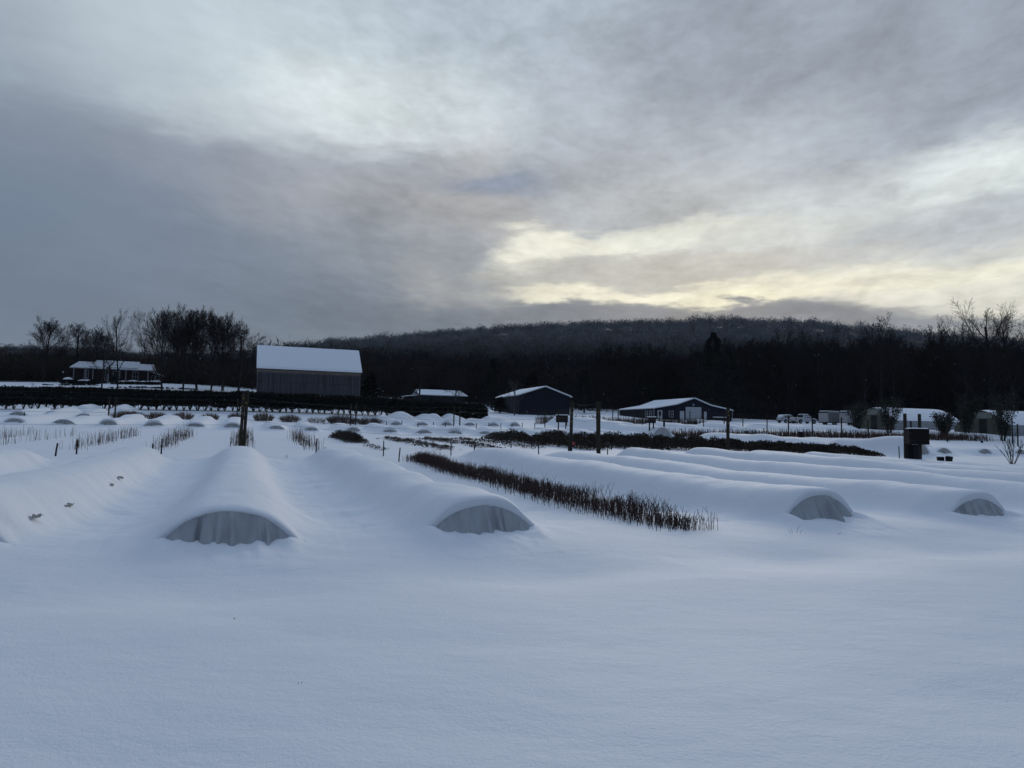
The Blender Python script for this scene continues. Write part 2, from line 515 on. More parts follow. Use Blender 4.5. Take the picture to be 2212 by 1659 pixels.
def build_hill():
    th = np.radians(np.linspace(-60, 60, 180))
    rr = np.linspace(203, 880, 70)
    T, Rr = np.meshgrid(th, rr)
    Z = hill_z(T, Rr)
    Z[0] -= 3
    V = np.stack([Rr * np.sin(T), Rr * np.cos(T), Z], -1).reshape(-1, 3)
    nr, nt = T.shape
    i, j = np.meshgrid(np.arange(nr - 1), np.arange(nt - 1), indexing='ij')
    F = np.stack([i * nt + j, i * nt + j + 1, (i + 1) * nt + j + 1, (i + 1) * nt + j], -1).reshape(-1, 4)[:, ::-1]
    o = bpy.data.objects.new('hill', np_mesh('hill', V, F, HILLM, True))
    COL.objects.link(o)
    tag(o, kind='structure')
build_hill()

# ------------------------------------------------------------------ bare trees
def grow_tree(seed, H=18.0, style='vase', levels=4, dens=1.0, twig_r=.022):
    rnd = random.Random(seed)
    trunk, crown = MB(), MB()
    up = Vector((0, 0, 1))
    def branch(p, d, L, r, lev):
        nseg = {0: 6, 1: 5, 2: 3, 3: 2}.get(lev, 2)
        pts = [p.copy()]; rad = [r]
        d = d.normalized()
        rend = r * (.55 if lev == 0 else .3)
        if lev >= 3:
            rend = twig_r * .5
        for i in range(nseg):
            jit = Vector((rnd.gauss(0, 1), rnd.gauss(0, 1), rnd.gauss(0, .6))) * (.05 if lev == 0 else (.16 if style == 'gnarl' else .09))
            d = (d + jit + up * (.05 if lev == 0 else (.13 if lev == 1 else .07))).normalized()
            p = p + d * (L / nseg)
            pts.append(p.copy())
            rad.append(max(r + (rend - r) * (i + 1) / nseg, twig_r * .6))
        (trunk if lev <= 1 else crown).tube(pts, rad, 7 if lev == 0 else (5 if lev == 1 else 3))
        if lev >= levels:
            return
        nch = {0: 12, 1: 10, 2: 7, 3: 5}.get(lev, 5)
        nch = max(2, int(nch * dens * rnd.uniform(.85, 1.15)))
        t0 = {'vase': .13, 'oval': .2, 'upright': .12, 'gnarl': .28}[style] if lev == 0 else .2
        for k in range(nch):
            t = t0 + (1 - t0) * ((k + rnd.random() * .8) / nch)
            t = min(t, .985)
            q = t * nseg; i = min(int(q), nseg - 1); fr = q - i
            pp = pts[i].lerp(pts[i + 1], fr)
            dd = (pts[i + 1] - pts[i]).normalized()
            rr_ = rad[i] + (rad[i + 1] - rad[i]) * fr
            az_ = k * 2.4 + rnd.uniform(-.6, .6)
            a = dd.orthogonal().normalized(); b = dd.cross(a)
            side = a * math.cos(az_) + b * math.sin(az_)
            ang = {'vase': .72, 'oval': .95, 'upright': .45, 'gnarl': 1.05}[style] * (1.15 - .4 * t) if lev == 0 else (rnd.uniform(.35, .8) if style != 'gnarl' else rnd.uniform(.5, 1.0))
            if lev == 0 and style in ('oval', 'gnarl'):
                ang = 1.25 - .75 * t
            nd = dd * math.cos(ang) + side * math.sin(ang)
            if lev == 0:
                Lc = H * {'vase': .74, 'oval': .42, 'upright': .42, 'gnarl': .45}[style] * (1.12 - .72 * t) * rnd.uniform(.85, 1.1)
                if style == 'oval':
                    Lc = H * .46 * math.sin(math.pi * min(1, (t - t0) / (1 - t0) * .72 + .25)) * rnd.uniform(.8, 1.1) + H * .06
            else:
                Lc = L * (.52 if lev == 1 else .55) * (1.15 - .6 * t) * rnd.uniform(.7, 1.2)
            branch(pp, nd, Lc, max(rr_ * {0: .5, 1: .5}.get(lev, .55), twig_r), lev + 1)
    branch(Vector((0, 0, -.4)), Vector((rnd.uniform(-.04, .04), rnd.uniform(-.04, .04), 1)), H * {'vase': .72, 'oval': .9, 'upright': .92, 'gnarl': .8}[style], H * .014 + .06, 0)
    top = max(v[2] for v in crown.v)
    k = H / top
    trunk.v = [(a * k, b * k, c * k) for a, b, c in trunk.v]
    crown.v = [(a * k, b * k, c * k) for a, b, c in crown.v]
    return trunk, crown

TREE_MESH = {}
def tree_proto(key, seed, style, H=18, dens=1.0, levels=4, twig_r=.022, bark=None, twig=None):
    t, c = grow_tree(seed, H, style, levels, dens, twig_r)
    TREE_MESH[key] = (t.mesh('trunk', bark or BARK, True), c.mesh('crown', twig or TWIG), H)
tree_proto('vase1', 3, 'vase', dens=1.1, twig_r=.025)
tree_proto('vase2', 14, 'vase', dens=1.1, twig_r=.025)
tree_proto('oval1', 5, 'oval', dens=1.1, twig_r=.025)
tree_proto('oval2', 26, 'oval', dens=1.05, twig_r=.025)
tree_proto('upright1', 9, 'upright', dens=1.0, twig_r=.025)
tree_proto('gnarl1', 12, 'gnarl', dens=.8, twig_r=.03)
tree_proto('gnarl2', 31, 'gnarl', dens=.8, twig_r=.03)
tree_proto('fine1', 55, 'vase', dens=.98, twig_r=.015)
tree_proto('fine2', 62, 'oval', dens=.98, twig_r=.015)
tree_proto('pale1', 8, 'oval', H=6, dens=.75, levels=3, twig_r=.018, bark=BARK2, twig=BARK2)

def place_tree(key, loc, H, label, rz=None, name='bare_tree', wide=1.0, group=None, cat='tree'):
    tm, cm, H0 = TREE_MESH[key]
    o = thing(name, label, cat, loc, random.uniform(0, 6.28) if rz is None else rz, group)
    k = H / H0
    o.scale = (k * wide, k * wide, k)
    for nm, me in (('trunk', tm), ('crown', cm)):
        c = bpy.data.objects.new(nm, me)
        COL.objects.link(c)
        c.parent = o
    return o

def tree_px(key, u, Y, vtop, label, **kw):
    g = ground_at(u, Y)
    top = world_at(u, vtop, Y)
    return place_tree(key, g, top.z - g.z, label, **kw)

# trees round the house on the left
LT = [('oval1', 92, 175, 680, 'tall slim bare tree far left, standing alone above the low woods', 1.0),
      ('oval2', 162, 185, 697, 'round bare tree rising behind the left end of the house', 1.25),
      ('vase2', 205, 182, 700, 'small bare tree directly behind the middle of the house', .8),
      ('oval2', 219, 150, 715, 'dark tree standing in front of the house, left of its steps', .9),
      ('fine2', 254, 148, 664, 'tall bare tree in front of the house porch, right of its steps', .62),
      ('fine2', 312, 185, 716, 'low bare tree behind the right end of the house', .9),
      ('vase2', 350, 150, 654, 'tall bare shade tree just right of the house', .72),
      ('vase1', 395, 156, 652, 'leftmost big tree in the dense bare clump left of the barn', .7),
      ('vase2', 425, 160, 655, 'second big tree in the dense bare clump left of the barn', .9),
      ('vase2', 455, 153, 660, 'middle big tree in the dense bare clump left of the barn', .72),
      ('vase1', 482, 160, 668, 'fourth big tree in the dense bare clump left of the barn', .65),
      ('oval2', 515, 163, 695, 'rightmost spreading tree of the bare clump left of the barn', 1.0),
      ('oval2', 545, 175, 735, 'low bare tree peeping out beside the left edge of the barn', 1.0),
      ('vase1', 380, 178, 690, 'bare tree at the back of the dense clump left of the barn', 1.0),
      ('upright1', 478, 148, 760, 'pale forked tree at the foot of the bare clump', .8),
      ('gnarl1', 905, 150, 770, 'broad dark bare tree beyond the hedge in front of the low house', 1.1),
      ('oval2', 985, 175, 800, 'bare tree standing over the right end of the low house roof', 1.0),
      ('oval1', 1060, 185, 790, 'bare tree in the gap left of the tall navy barn', .7)]
for (k, u, Y, vt, lb, wd) in LT:
    tree_px(k, u, Y, vt, lb, wide=wd)
tree_px('pale1', 1111, 143, 817, 'small pale bare tree in front of the left side of the tall navy barn', wide=.8)
tree_px('pale1', 71, 150, 827, 'small spreading lawn tree at far left in front of the house', wide=1.9)
tree_px('pale1', 140, 148, 826, 'small lawn tree below the left end of the house', wide=1.8)

# ------------------------------------------------------------------ far woods as one mass
def crown_arrays(n, rng, up=.35):
    """n thin twig triangles in a rounded crown of unit height; returns (n*3,3)"""
    d = rng.normal(size=(n, 3)); d[:, 2] = np.abs(d[:, 2]) * 1.0 + .1
    d /= np.linalg.norm(d, axis=1)[:, None]
    rad = rng.uniform(.25, 1, n)[:, None]
    c = np.array([0, 0, .42]) + d * rad * np.array([.42, .42, .46])
    dirv = d * np.array([.8, .8, 1]) + np.array([0, 0, up]) + rng.normal(size=(n, 3)) * .35
    dirv /= np.linalg.norm(dirv, axis=1)[:, None]
    L = rng.uniform(.05, .12, n)[:, None]
    side = np.cross(dirv, rng.normal(size=(n, 3))); side /= np.linalg.norm(side, axis=1)[:, None]
    wd = rng.uniform(.006, .016, n)[:, None]
    return np.stack([c - side * wd, c + side * wd, c + dirv * L], 1).reshape(-1, 3)

def forest_material(name, dark, rime_haze, z0, z1):
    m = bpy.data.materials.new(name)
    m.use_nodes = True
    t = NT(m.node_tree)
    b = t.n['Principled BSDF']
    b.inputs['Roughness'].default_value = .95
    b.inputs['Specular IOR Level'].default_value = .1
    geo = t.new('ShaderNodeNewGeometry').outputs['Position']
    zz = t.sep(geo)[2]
    f = t.m('MULTIPLY', t.rng(zz, z0, z1, smooth=True), t.rng(t.noise(geo, .08, 6, .65), .35, .65, .30, 1.0))  # twigs pale with height: rime, plus hill fog put into the colour
    t.put(b.inputs['Base Color'], t.mix(f, dark + (1,), rime_haze + (1,)))
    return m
FARWOOD = forest_material('rimed_hazy_twigs', (.012, .0125, .016), (.30, .31, .325), 30, 92)

def build_woodland():
    rng = np.random.default_rng(3)
    protos = [crown_arrays(260, rng) for _ in range(8)]
    N = 5600
    a = np.radians(rng.uniform(-45, 45, N))
    r = 225 + 620 * rng.random(N) ** .85
    # extra trees along the skyline
    a = np.concatenate([a, np.radians(rng.uniform(-42, 42, 900))])
    rd = 620 + 160 * np.sin(a[N:] * 1.3 + 1.0)
    r = np.concatenate([r, rd + rng.uniform(-30, 12, 900)])
    z = hill_z(a, r)
    Vs = []
    for i in range(len(a)):
        h = rng.uniform(9.5, 18.5) * (1 + .15 * (rng.random() < .1)) * float(np.interp(a[i], [-.42, -.28], [.62, 1]))
        wdt = h * rng.uniform(.8, 1.25)
        p = protos[rng.integers(8)]
        t = rng.uniform(0, 6.28)
        c, s = math.cos(t), math.sin(t)
        q = np.empty_like(p)
        q[:, 0] = (p[:, 0] * c - p[:, 1] * s) * wdt + r[i] * math.sin(a[i])
        q[:, 1] = (p[:, 0] * s + p[:, 1] * c) * wdt + r[i] * math.cos(a[i])
        q[:, 2] = p[:, 2] * h + z[i] - 2.5
        Vs.append(q)
    V = np.concatenate(Vs)
    F = np.arange(len(V)).reshape(-1, 3)
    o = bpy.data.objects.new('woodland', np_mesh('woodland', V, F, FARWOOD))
    COL.objects.link(o)
    tag(o, 'leafless woodland covering the long hill behind the farm, rimed and haze-tinted along its crest', 'woodland', kind='stuff')
build_woodland()

# ------------------------------------------------------------------ evergreens and leafy plants
def cedar_mesh(seed, H=14, Rb=3.2, n=5200, snow=False, leafs=.42):
    rng = np.random.default_rng(seed)
    t = rng.random(n) ** .8
    lob = 1 + .32 * np.sin(t * 37 + rng.random() * 6) + .15 * np.sin(t * 91)
    rad = Rb * (1 - t) ** .75 * lob * rng.uniform(.35, 1.0, n) + .15
    an = rng.uniform(0, 6.28, n)
    rad = rad * (1 + .28 * np.sin(an * 3 + t * 9) + .15 * np.sin(an * 7 - t * 20))
    c = np.stack([rad * np.cos(an), rad * np.sin(an), t * H * .97 + .3], 1)
    d = np.stack([np.cos(an), np.sin(an), rng.uniform(-.1, .9, n)], 1) + rng.normal(size=(n, 3)) * .35
    d /= np.linalg.norm(d, axis=1)[:, None]
    s = np.cross(d, rng.normal(size=(n, 3))); s /= np.linalg.norm(s, axis=1)[:, None]
    L = rng.uniform(.5, 1.3, n)[:, None] * leafs
    W = L * .32
    return np.stack([c - s * W, c + d * L * .5 - s * W * .5, c + d * L, c + s * W], 1).reshape(-1, 3), np.arange(n * 4).reshape(-1, 4)

def evergreen(u, Y, vtop, Rb, label, seed, name='cedar_tree', m=None, snowy=0, n=5200):
    g = ground_at(u, Y)
    H = world_at(u, vtop, Y).z - g.z
    o = thing(name, label, 'evergreen tree', g)
    V, F = cedar_mesh(seed, H, Rb, n)
    c = bpy.data.objects.new('crown', np_mesh('crown', V, F, m or LEAFC)); COL.objects.link(c); c.parent = o
    mb = MB(); mb.tube([(0, 0, -.4), (.05, 0, H * .5), (0, 0, H * .93)], [.22, .14, .03], 6)
    mb.build('trunk', BARK, o, True)
    if snowy:
        rng = np.random.default_rng(seed + 1)
        k = snowy
        idx = rng.choice(n, k, replace=False)
        q = V.reshape(-1, 4, 3)[idx]
        cen = q.mean(1, keepdims=True)
        q = cen + (q - cen) * np.array([.8, .8, .25]) + np.array([0, 0, .1])
        sn = bpy.data.objects.new('snow_flecks', np_mesh('snow_flecks', q.reshape(-1, 3), np.arange(k * 4).reshape(-1, 4), SNOWR)); COL.objects.link(sn); sn.parent = o; sn['kind'] = 'stuff'
    return o
evergreen(1541, 176, 716, 7.2, 'tallest dark cedar, pointed crown above the low navy shop roof', 41, n=9000)
evergreen(1575, 180, 760, 6.5, 'dark cedar leaning in right beside the tallest cedar', 42)
evergreen(1148, 168, 805, 3.4, 'dark cedar behind the left slope of the tall navy barn', 43)
evergreen(1262, 178, 800, 3.2, 'dark cedar just right of the tall navy barn', 44, n=3500)
evergreen(1063, 182, 775, 2.2, 'narrow conifer left of the tall navy barn', 45, n=3000)
evergreen(800, 143, 806, 2.3, 'rounded evergreen flecked with snow beside the right end of the old barn', 46, m=LEAFC, snowy=260, n=4500)
evergreen(1392, 190, 800, 4.5, 'broad dark evergreen behind the left end of the low navy shop', 47)
evergreen(1450, 192, 800, 4.8, 'broad dark evergreen behind the middle of the low navy shop', 48)

# edge of the woods: trees one can tell apart
rr = random.Random(77)
EDGE = []
u = 585
i = 0
while u < 2290:
    if u < 1300:
        vt = rr.uniform(775, 815)
    elif u < 1560:
        vt = rr.uniform(735, 780)
    else:
        vt = rr.uniform(722, 752)
    EDGE.append((u, rr.uniform(196, 232), vt))
    u += rr.uniform(10, 17)
    i += 1
keys = ['oval1', 'oval2', 'vase1', 'vase2', 'gnarl1', 'gnarl2', 'upright1']
EDGE.sort()
for i, (u, Y, vt) in enumerate(EDGE):
    g = ground_at(u, min(Y, 204)); p = world_at(u, vt, Y)
    a = math.atan2(p.x, p.y)
    gz = float(hill_z(np.array([a]), np.array([math.hypot(p.x, p.y)]))[0])
    place_tree(rr.choice(keys), (p.x, p.y, gz), p.z - gz, f'{ordinal(i + 1)} bare tree from the left along the dark edge of the woods', wide=rr.uniform(.8, 1.15), group='bare trees along the edge of the woods', rz=rr.uniform(0, 6))
# the ones that stand out of the skyline on the right
SKY = [('gnarl1', 1905, 190, 676, 'jagged dead-topped tree breaking the skyline right of the hill crest', .75), ('gnarl2', 1935, 192, 702, 'smaller jagged tree right beside the dead-topped skyline tree', .8),
       ('gnarl2', 1868, 190, 708, 'leaning bare tree left of the dead-topped skyline tree', .8),
       ('fine2', 2140, 180, 638, 'tallest round bare tree against the bright sky at the right edge', 1.05), ('fine2', 2085, 184, 672, 'bare tree spreading left of the tallest round tree at right', .8),
       ('fine2', 2192, 178, 652, 'upright bare tree at the right edge beside the tallest round tree', .8), ('upright1', 2010, 196, 700, 'thin sapling pair standing above the dark wood, right part', .7),
       ('upright1', 2042, 196, 694, 'thin upright tree midway between the two skyline groups', .7), ('fine1', 1700, 196, 690, 'spreading bare tree in front of the hill right of the tallest cedar', .8),
       ('fine1', 1770, 196, 693, 'second spreading bare tree in front of the hill right of the tallest cedar', .8),
       ('fine1', 2232, 176, 680, 'bare tree cut by the right edge of the photo', .8)]
for (k, u, Y, vt, lb, wd) in SKY:
    tree_px(k, u, Y, vt, lb, wide=wd)
# undergrowth closing the wood edge
def build_thicket(name, label, u0, u1, Y0, Y1, h0, h1, n, m, seed):
    rng = np.random.default_rng(seed)
    uu = rng.uniform(u0, u1, n); YY = rng.uniform(Y0, Y1, n)
    X = (uu - CU) / FPX * YY
    Z = np.maximum(terrain(X, YY, False), -50)
    rad = np.hypot(X, YY)
    hz = hill_z(np.arctan2(X, YY), rad)
    Z = np.where(rad > 206, hz, Z)
    hh = rng.uniform(h0, h1, n)
    t = rng.random(n)
    c = np.stack([X, YY, Z + hh * t], 1)
    d = rng.normal(size=(n, 3)) * .7 + np.array([0, 0, 1.0]); d /= np.linalg.norm(d, axis=1)[:, None]
    s = np.cross(d, rng.normal(size=(n, 3))); s /= np.linalg.norm(s, axis=1)[:, None]
    L = rng.uniform(.8, 2.6, n)[:, None]; W = rng.uniform(.03, .16, n)[:, None]
    V = np.stack([c - s * W, c + s * W, c + d * L], 1).reshape(-1, 3)
    o = bpy.data.objects.new(name, np_mesh(name, V, np.arange(n * 3).reshape(-1, 3), m)); COL.objects.link(o)
    tag(o, label, 'undergrowth', kind='stuff')
build_thicket('undergrowth', 'dense dark undergrowth and saplings closing the edge of the woods', 560, 2320, 192, 240, 3, 15, 110000, TWIG, 5)
build_thicket('brushwood', 'brown brushwood and saplings behind the house at left', -150, 600, 178, 225, 1, 7, 60000, mat('brown_brush', (.030, .024, .022), .95, .4, .1), 6)

# ------------------------------------------------------------------ hedge
def build_hedge():
    A = world_at(-60, 884, 98.0); B = world_at(1052, 908, 121.0)
    g = thing('hedge', 'long clipped dark evergreen hedge with bare stems below, crossing the field', 'hedge', (0, 0, 0))
    rng = np.random.default_rng(21)
    n = 95000
    t = rng.random(n)
    Lh = math.hypot(B.x - A.x, B.y - A.y)
    ux, uy = (B.x - A.x) / Lh, (B.y - A.y) / Lh
    along = t * Lh
    H = 2.85 - .35 * t + .16 * fbm(along / 1.3, along * 0, 3) + .2 * fbm(along / 6 + 9, along * 0, 2)
    base = .62 - .55 * np.clip((t - .80) / .04, 0, 1) + .3 * fbm(along / 1.1 + 40, along * 0, 3)
    # rounded end on the right
    endk = np.sqrt(np.clip(1 - ((along - (Lh - 1.6)) / 1.6).clip(0, 1) ** 2, .02, 1))
    side = rng.uniform(-1, 1, n)
    ph = rng.uniform(0, 1, n)
    surf = rng.random(n) < .75
    off = np.where(surf, np.sign(side) * rng.uniform(.8, 1.08, n), side) * 1.05 * endk
    zz = base + (H * (.55 + .45 * endk) - base) * ph
    toprow = rng.random(n) < .3
    zz = np.where(toprow, H * (.55 + .45 * endk) + rng.normal(0, .10, n), zz)
    off = np.where(toprow, side * .95 * endk, off)
    X = A.x + ux * along - uy * off; Y = A.y + uy * along + ux * off
    c = np.stack([X, Y, terrain(X, Y, False) + zz], 1)
    d = rng.normal(size=(n, 3)) + np.array([0, 0, .5]); d /= np.linalg.norm(d, axis=1)[:, None]
    s = np.cross(d, rng.normal(size=(n, 3))); s /= np.linalg.norm(s, axis=1)[:, None]
    L = rng.uniform(.18, .40, n)[:, None]
    V = np.stack([c - s * L * .35, c + s * L * .35, c + d * L], 1).reshape(-1, 3)
    o = bpy.data.objects.new('foliage', np_mesh('foliage', V, np.arange(n * 3).reshape(-1, 3), LEAFH)); COL.objects.link(o); o.parent = g
    # stems: one multi-stemmed bush every 1.3 m
    mb = MB()
    k = 0.0
    rnd = random.Random(4)
    while k < Lh * .82:
        bx, by = A.x + ux * k, A.y + uy * k
        bz = tz(bx, by)
        for q in range(10):
            an = rnd.uniform(0, 6.28)
            sp = rnd.uniform(.2, .8)
            mb.tube([(bx, by, bz - .1), (bx + math.cos(an) * sp * .4, by + math.sin(an) * sp * .4, bz + .4), (bx + math.cos(an) * sp, by + math.sin(an) * sp, bz + 1.3)], [.05, .04, .03], 3)
        k += rnd.uniform(.85, 1.15)
    tag(mb.build('stems', BARK, g), kind='stuff')
build_hedge()

# ------------------------------------------------------------------ low tunnels buried in snow
def arch(a, hw, h):
    t = np.clip(np.abs(a) / hw, 0, 1)
    return h * (1 - t ** 2.15) ** .82
def tunnel(s, l0, L, label, H=.58, hw=.85, ah=.46, b=.92, res=.09, na=75, end=True, group=None, seed=1, farw=1.6, sag=.09, fab=None, drift=.05, expo=4.0, taper=1.3, block=None):
    """snow-laden low tunnel starting at farm coordinates (s, l0) and running L metres along the beds"""
    ox, oy = farm(s, l0)
    oz = tz(ox, oy)
    g = thing('low_tunnel', label, 'low tunnel', (ox, oy, oz), ROW_ANG, group)
    rng = np.random.default_rng(seed)
    def to_z(a, t):      # local terrain height
        X = ox + ROW.x * a + BED.x * t; Y = oy + ROW.y * a + BED.y * t
        return terrain(X, Y) - oz
    aw = max(b * 2.15, hw * 1.6)
    a = np.linspace(-1, 1, na); a = np.sign(a) * np.abs(a) ** 1.0 * aw
    nt = int(L / res) + 2
    t = np.concatenate([[0.0, .015, .04, .08, .13, .2], np.linspace(.3, L + farw, nt)])
    A, T = np.meshgrid(a, t)
    ph = rng.uniform(0, 99)
    Hs = H * (1 + sag * 2.6 * fbm(T / 3.8 + ph, T * 0 + 3, 2)) 
    bs = b * (1 + .16 * fbm(T / 3.1 + ph + 20, T * 0 + 9, 2))
    sh = .05 * fbm(T / 2.3 + ph + 50, T * 0, 2)
    kf = np.clip(1 - T / .8, 0, 1); kf = kf * kf * (3 - 2 * kf) * (.16 if end else 0)
    bs = bs * (1 - kf)
    body = Hs * (.86 * np.exp(-(np.abs(A - sh) / bs) ** expo) + .14 * np.exp(-(np.abs(A - sh) / (bs * 1.35)) ** 2.2))
    k = np.clip(1 - T / .7, 0, 1); k = k * k * (3 - 2 * k)
    outer = arch(A, hw + .14, ah + .09)
    if end:
        body = np.maximum(body, outer * np.clip(1.5 - T, 0, 1))
    far = np.clip((T - (L - taper)) / (taper + farw), 0, 1)
    body = body * (1 - (far * far * (3 - 2 * far)))
    if not end:
        nr_ = np.clip(T / (taper + .6), 0, 1)
        body = body * (nr_ * nr_ * (3 - 2 * nr_)) ** .6
    edge = np.clip((np.abs(A) - aw * .8) / (aw * .2), 0, 1)
    Z = to_z(A, T) + body + .012 * fbm(A * 4 + ph, T * 1.7, 3) - .03 * edge - .04 * (far > .97)
    # the front edge rolls over as a brow of snow
    roll = np.array([0, .015, .04, .08, .13, .2])
    if end:
        inside = np.abs(a) < hw + .13
        for i, q in enumerate(roll):
            dz = .075 * (1 - math.sqrt(max(0, 1 - (1 - q / .2) ** 2)))
            Z[i] -= np.where(inside, dz, 0)
    XY = np.stack([A, T, Z], -1)
    mb = MB()
    if end:
        jag = .03 * fbm(a * 6 + ph, a * 0, 3)
        tuck = np.stack([np.where(inside, a * hw / (hw + .10), a), np.where(inside, .02 + jag * .3, -.15), np.where(inside, to_z(a * .9, a * 0) + arch(a * hw / (hw + .10), hw, ah) + jag * .35, Z[0] + to_z(a, a * 0 - .15) - to_z(a, a * 0) - .025)], -1)
        XY = np.concatenate([tuck[None], XY], 0)
    mb.grid(XY)
    if end:
        # drift lying against the end wall
        tf = -np.linspace(-.10, 2.0, 26)
        A2, T2 = np.meshgrid(np.linspace(-aw, aw, na), tf)
        lowr = drift + .08 * fbm(A2 * 6 + ph, T2 * 2, 4) + .05 * fbm(A2 * 2.2 + ph + 5, T2, 2) + .06 * np.clip(np.abs(A2) - hw * .55, 0, .4)
        bd = Hs[0, 0] * (.86 * np.exp(-(np.abs(A2 - sh[0, 0]) / bs[0, 0]) ** expo) + .14 * np.exp(-(np.abs(A2 - sh[0, 0]) / (bs[0, 0] * 1.35)) ** 2.2))
        wgt = np.clip((np.abs(A2) - hw * .8) / (hw * .35), 0, 1); wgt = wgt * wgt * (3 - 2 * wgt)
        dec = np.exp(-(np.clip(-T2, 0, 9) / .95) ** 2)
        hh = lowr * (1 - wgt) + bd * wgt * np.exp(-(np.clip(-T2, 0, 9) / .6) ** 2)
        e2 = np.clip((-T2 - 1.5) / .5, 0, 1) + np.clip((np.abs(A2) - aw * .8) / (aw * .2), 0, 1)
        Z2 = to_z(A2, T2) + hh * dec - .03 * np.clip(e2, 0, 1)
        mb.grid(np.stack([A2, T2, Z2], -1), flip=True)
    sc_ = mb.build('snow_cover', SNOW, g, True)
    if end:
        n, mrows = 110, 12
        f = MB()
        aa = np.linspace(-hw * .995, hw * .995, n)
        fold = np.zeros(n)
        for _ in range(12):
            c0 = rng.uniform(-hw, hw); w0 = rng.uniform(.012, .06) * hw
            fold += rng.uniform(.3, 1) * np.exp(-((aa - c0) / w0) ** 2) * (1 if rng.random() < .7 else -1)
        rows = []
        lean = rng.uniform(-.25, .25, 1)[0]
        for q in np.linspace(0, 1, mrows):
            zt = arch(aa, hw, ah) + .012
            zb = -.06
            zq = zt * (1 - q) + zb * q
            xq = aa * (1 + .05 * q) + .05 * q * np.sin(aa * 5 + ph) * (1 - np.abs(aa / hw))
            yq = .012 - .20 * q ** 1.5 - fold * (.012 + .17 * q ** .7) * (zt / ah) ** .5
            rows.append(np.stack([xq, yq, zq + to_z(aa, aa * 0)], -1))
        f.grid(np.array(rows), flip=True)
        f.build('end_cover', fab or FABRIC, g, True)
    return g

G1 = 'snow-covered low tunnels in the front rows'
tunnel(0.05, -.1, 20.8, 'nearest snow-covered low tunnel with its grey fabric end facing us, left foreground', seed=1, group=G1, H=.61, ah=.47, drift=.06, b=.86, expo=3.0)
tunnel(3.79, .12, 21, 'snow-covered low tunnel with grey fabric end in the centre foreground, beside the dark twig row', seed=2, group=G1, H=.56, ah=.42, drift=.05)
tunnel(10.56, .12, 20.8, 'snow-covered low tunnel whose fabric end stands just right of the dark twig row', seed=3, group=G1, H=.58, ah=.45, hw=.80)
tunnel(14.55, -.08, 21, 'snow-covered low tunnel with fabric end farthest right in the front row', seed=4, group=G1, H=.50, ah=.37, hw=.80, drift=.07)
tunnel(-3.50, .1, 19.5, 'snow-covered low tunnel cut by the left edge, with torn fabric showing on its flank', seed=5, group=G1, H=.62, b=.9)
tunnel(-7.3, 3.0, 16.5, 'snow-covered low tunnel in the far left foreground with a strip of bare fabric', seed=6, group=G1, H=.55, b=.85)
for i, (s, L, H, ex) in enumerate([(18.2, 20.8, .58, 3.2), (21.9, 20.5, .64, 3.6), (25.5, 20.5, .50, 3.4), (29.2, 20.5, .42, 3.0), (32.8, 15, .26, 2.4), (36.5, 12, .20, 2.3), (40.1, 12, .18, 2.3)]):
    tunnel(s, 0.0, L, f'{ORD[i]} fully buried tunnel mound beyond the rightmost front fabric end, counting away', H=H, b=.95, seed=20 + i, group=G1, end=True, res=.16, expo=ex, farw=.6, taper=.6, sag=.09)

# torn fabric showing through the snow on the left tunnels
def snag(s, l, w_, h_, zoff, label):
    x_, y_ = farm(s, l)
    mb = MB()
    n = 9
    rnd = random.Random(int(l * 100))
    rows = []
    for j in range(3):
        row = []
        for i in range(n):
            u_ = i / (n - 1) - .5
            row.append((u_ * w_, -.03 * j + rnd.uniform(-.015, .015), h_ * (1 - j) * .5 * (1 - abs(u_) * 1.2) + rnd.uniform(-.02, .02)))
        rows.append(row)
    mb.grid(np.array(rows), flip=True)
    o = mb.build('torn_fabric', mat('dirty_fabric', (.27, .28, .28), .9, .4, 12), None, True)
    so = o.modifiers.new('thickness', 'SOLIDIFY'); so.thickness = .006
    o.location = (x_, y_, tz(x_, y_) + zoff)
    o.rotation_euler = (R(-25), 0, ROW_ANG + R(90) - .1)
    tag(o, label, 'fabric scrap', 'scraps of torn row cover')
snag(-2.62, 1.5, .34, .07, .27, 'torn fabric scrap low on the left tunnel flank, the one nearest to us')
snag(-2.62, 3.5, .42, .09, .29, 'torn fabric scrap on the left tunnel flank, second from us')
snag(-2.66, 7.9, .36, .10, .29, 'small torn fabric scrap on the left tunnel flank, third from us')
snag(-2.66, 9.3, .26, .09, .31, 'tiny torn fabric scrap on the left tunnel flank, farthest from us')
snag(-6.42, 9.2, 1.7, .12, .27, 'long bare strip of fabric on the far left tunnel')
snag(-6.42, 11.8, .8, .12, .27, 'short bare strip of fabric at the far end of the far left tunnel')

# ------------------------------------------------------------------ long middle row of tunnels, their ends in line
G3 = 'low tunnels with ends in line across the middle of the field'
us3 = [35, 140, 237, 335, 425, 505, 600, 675, 765, 845, 918, 985, 1050, 1118, 1184, 1250, 1318, 1378]
s_base, l_base = -18.6, 62.9
rnd3 = random.Random(9)
for i, u3 in enumerate(us3):
    k = (u3 - 1106) / FPX
    # s that puts the end under column u3
    s3 = (k * (ORG.y + BED.y * l_base) - (ORG.x + BED.x * l_base)) / (ROW.x - k * ROW.y)
    tunnel(s3, l_base, 20 if i < 6 else 12, f'{ORD[i]} tunnel from the left in the long middle row, showing a small grey fabric end', H=rnd3.uniform(.58, .78), ah=rnd3.uniform(.42, .60), hw=rnd3.uniform(.78, .98), b=rnd3.uniform(.88, 1.05), res=.7, na=31, group=G3, seed=40 + i, sag=.12,
           fab=FABRIC2, drift=.17)
k = (1432 - 1106) / FPX
s3 = (k * (ORG.y + BED.y * 61.5) - (ORG.x + BED.x * 61.5)) / (ROW.x - k * ROW.y)
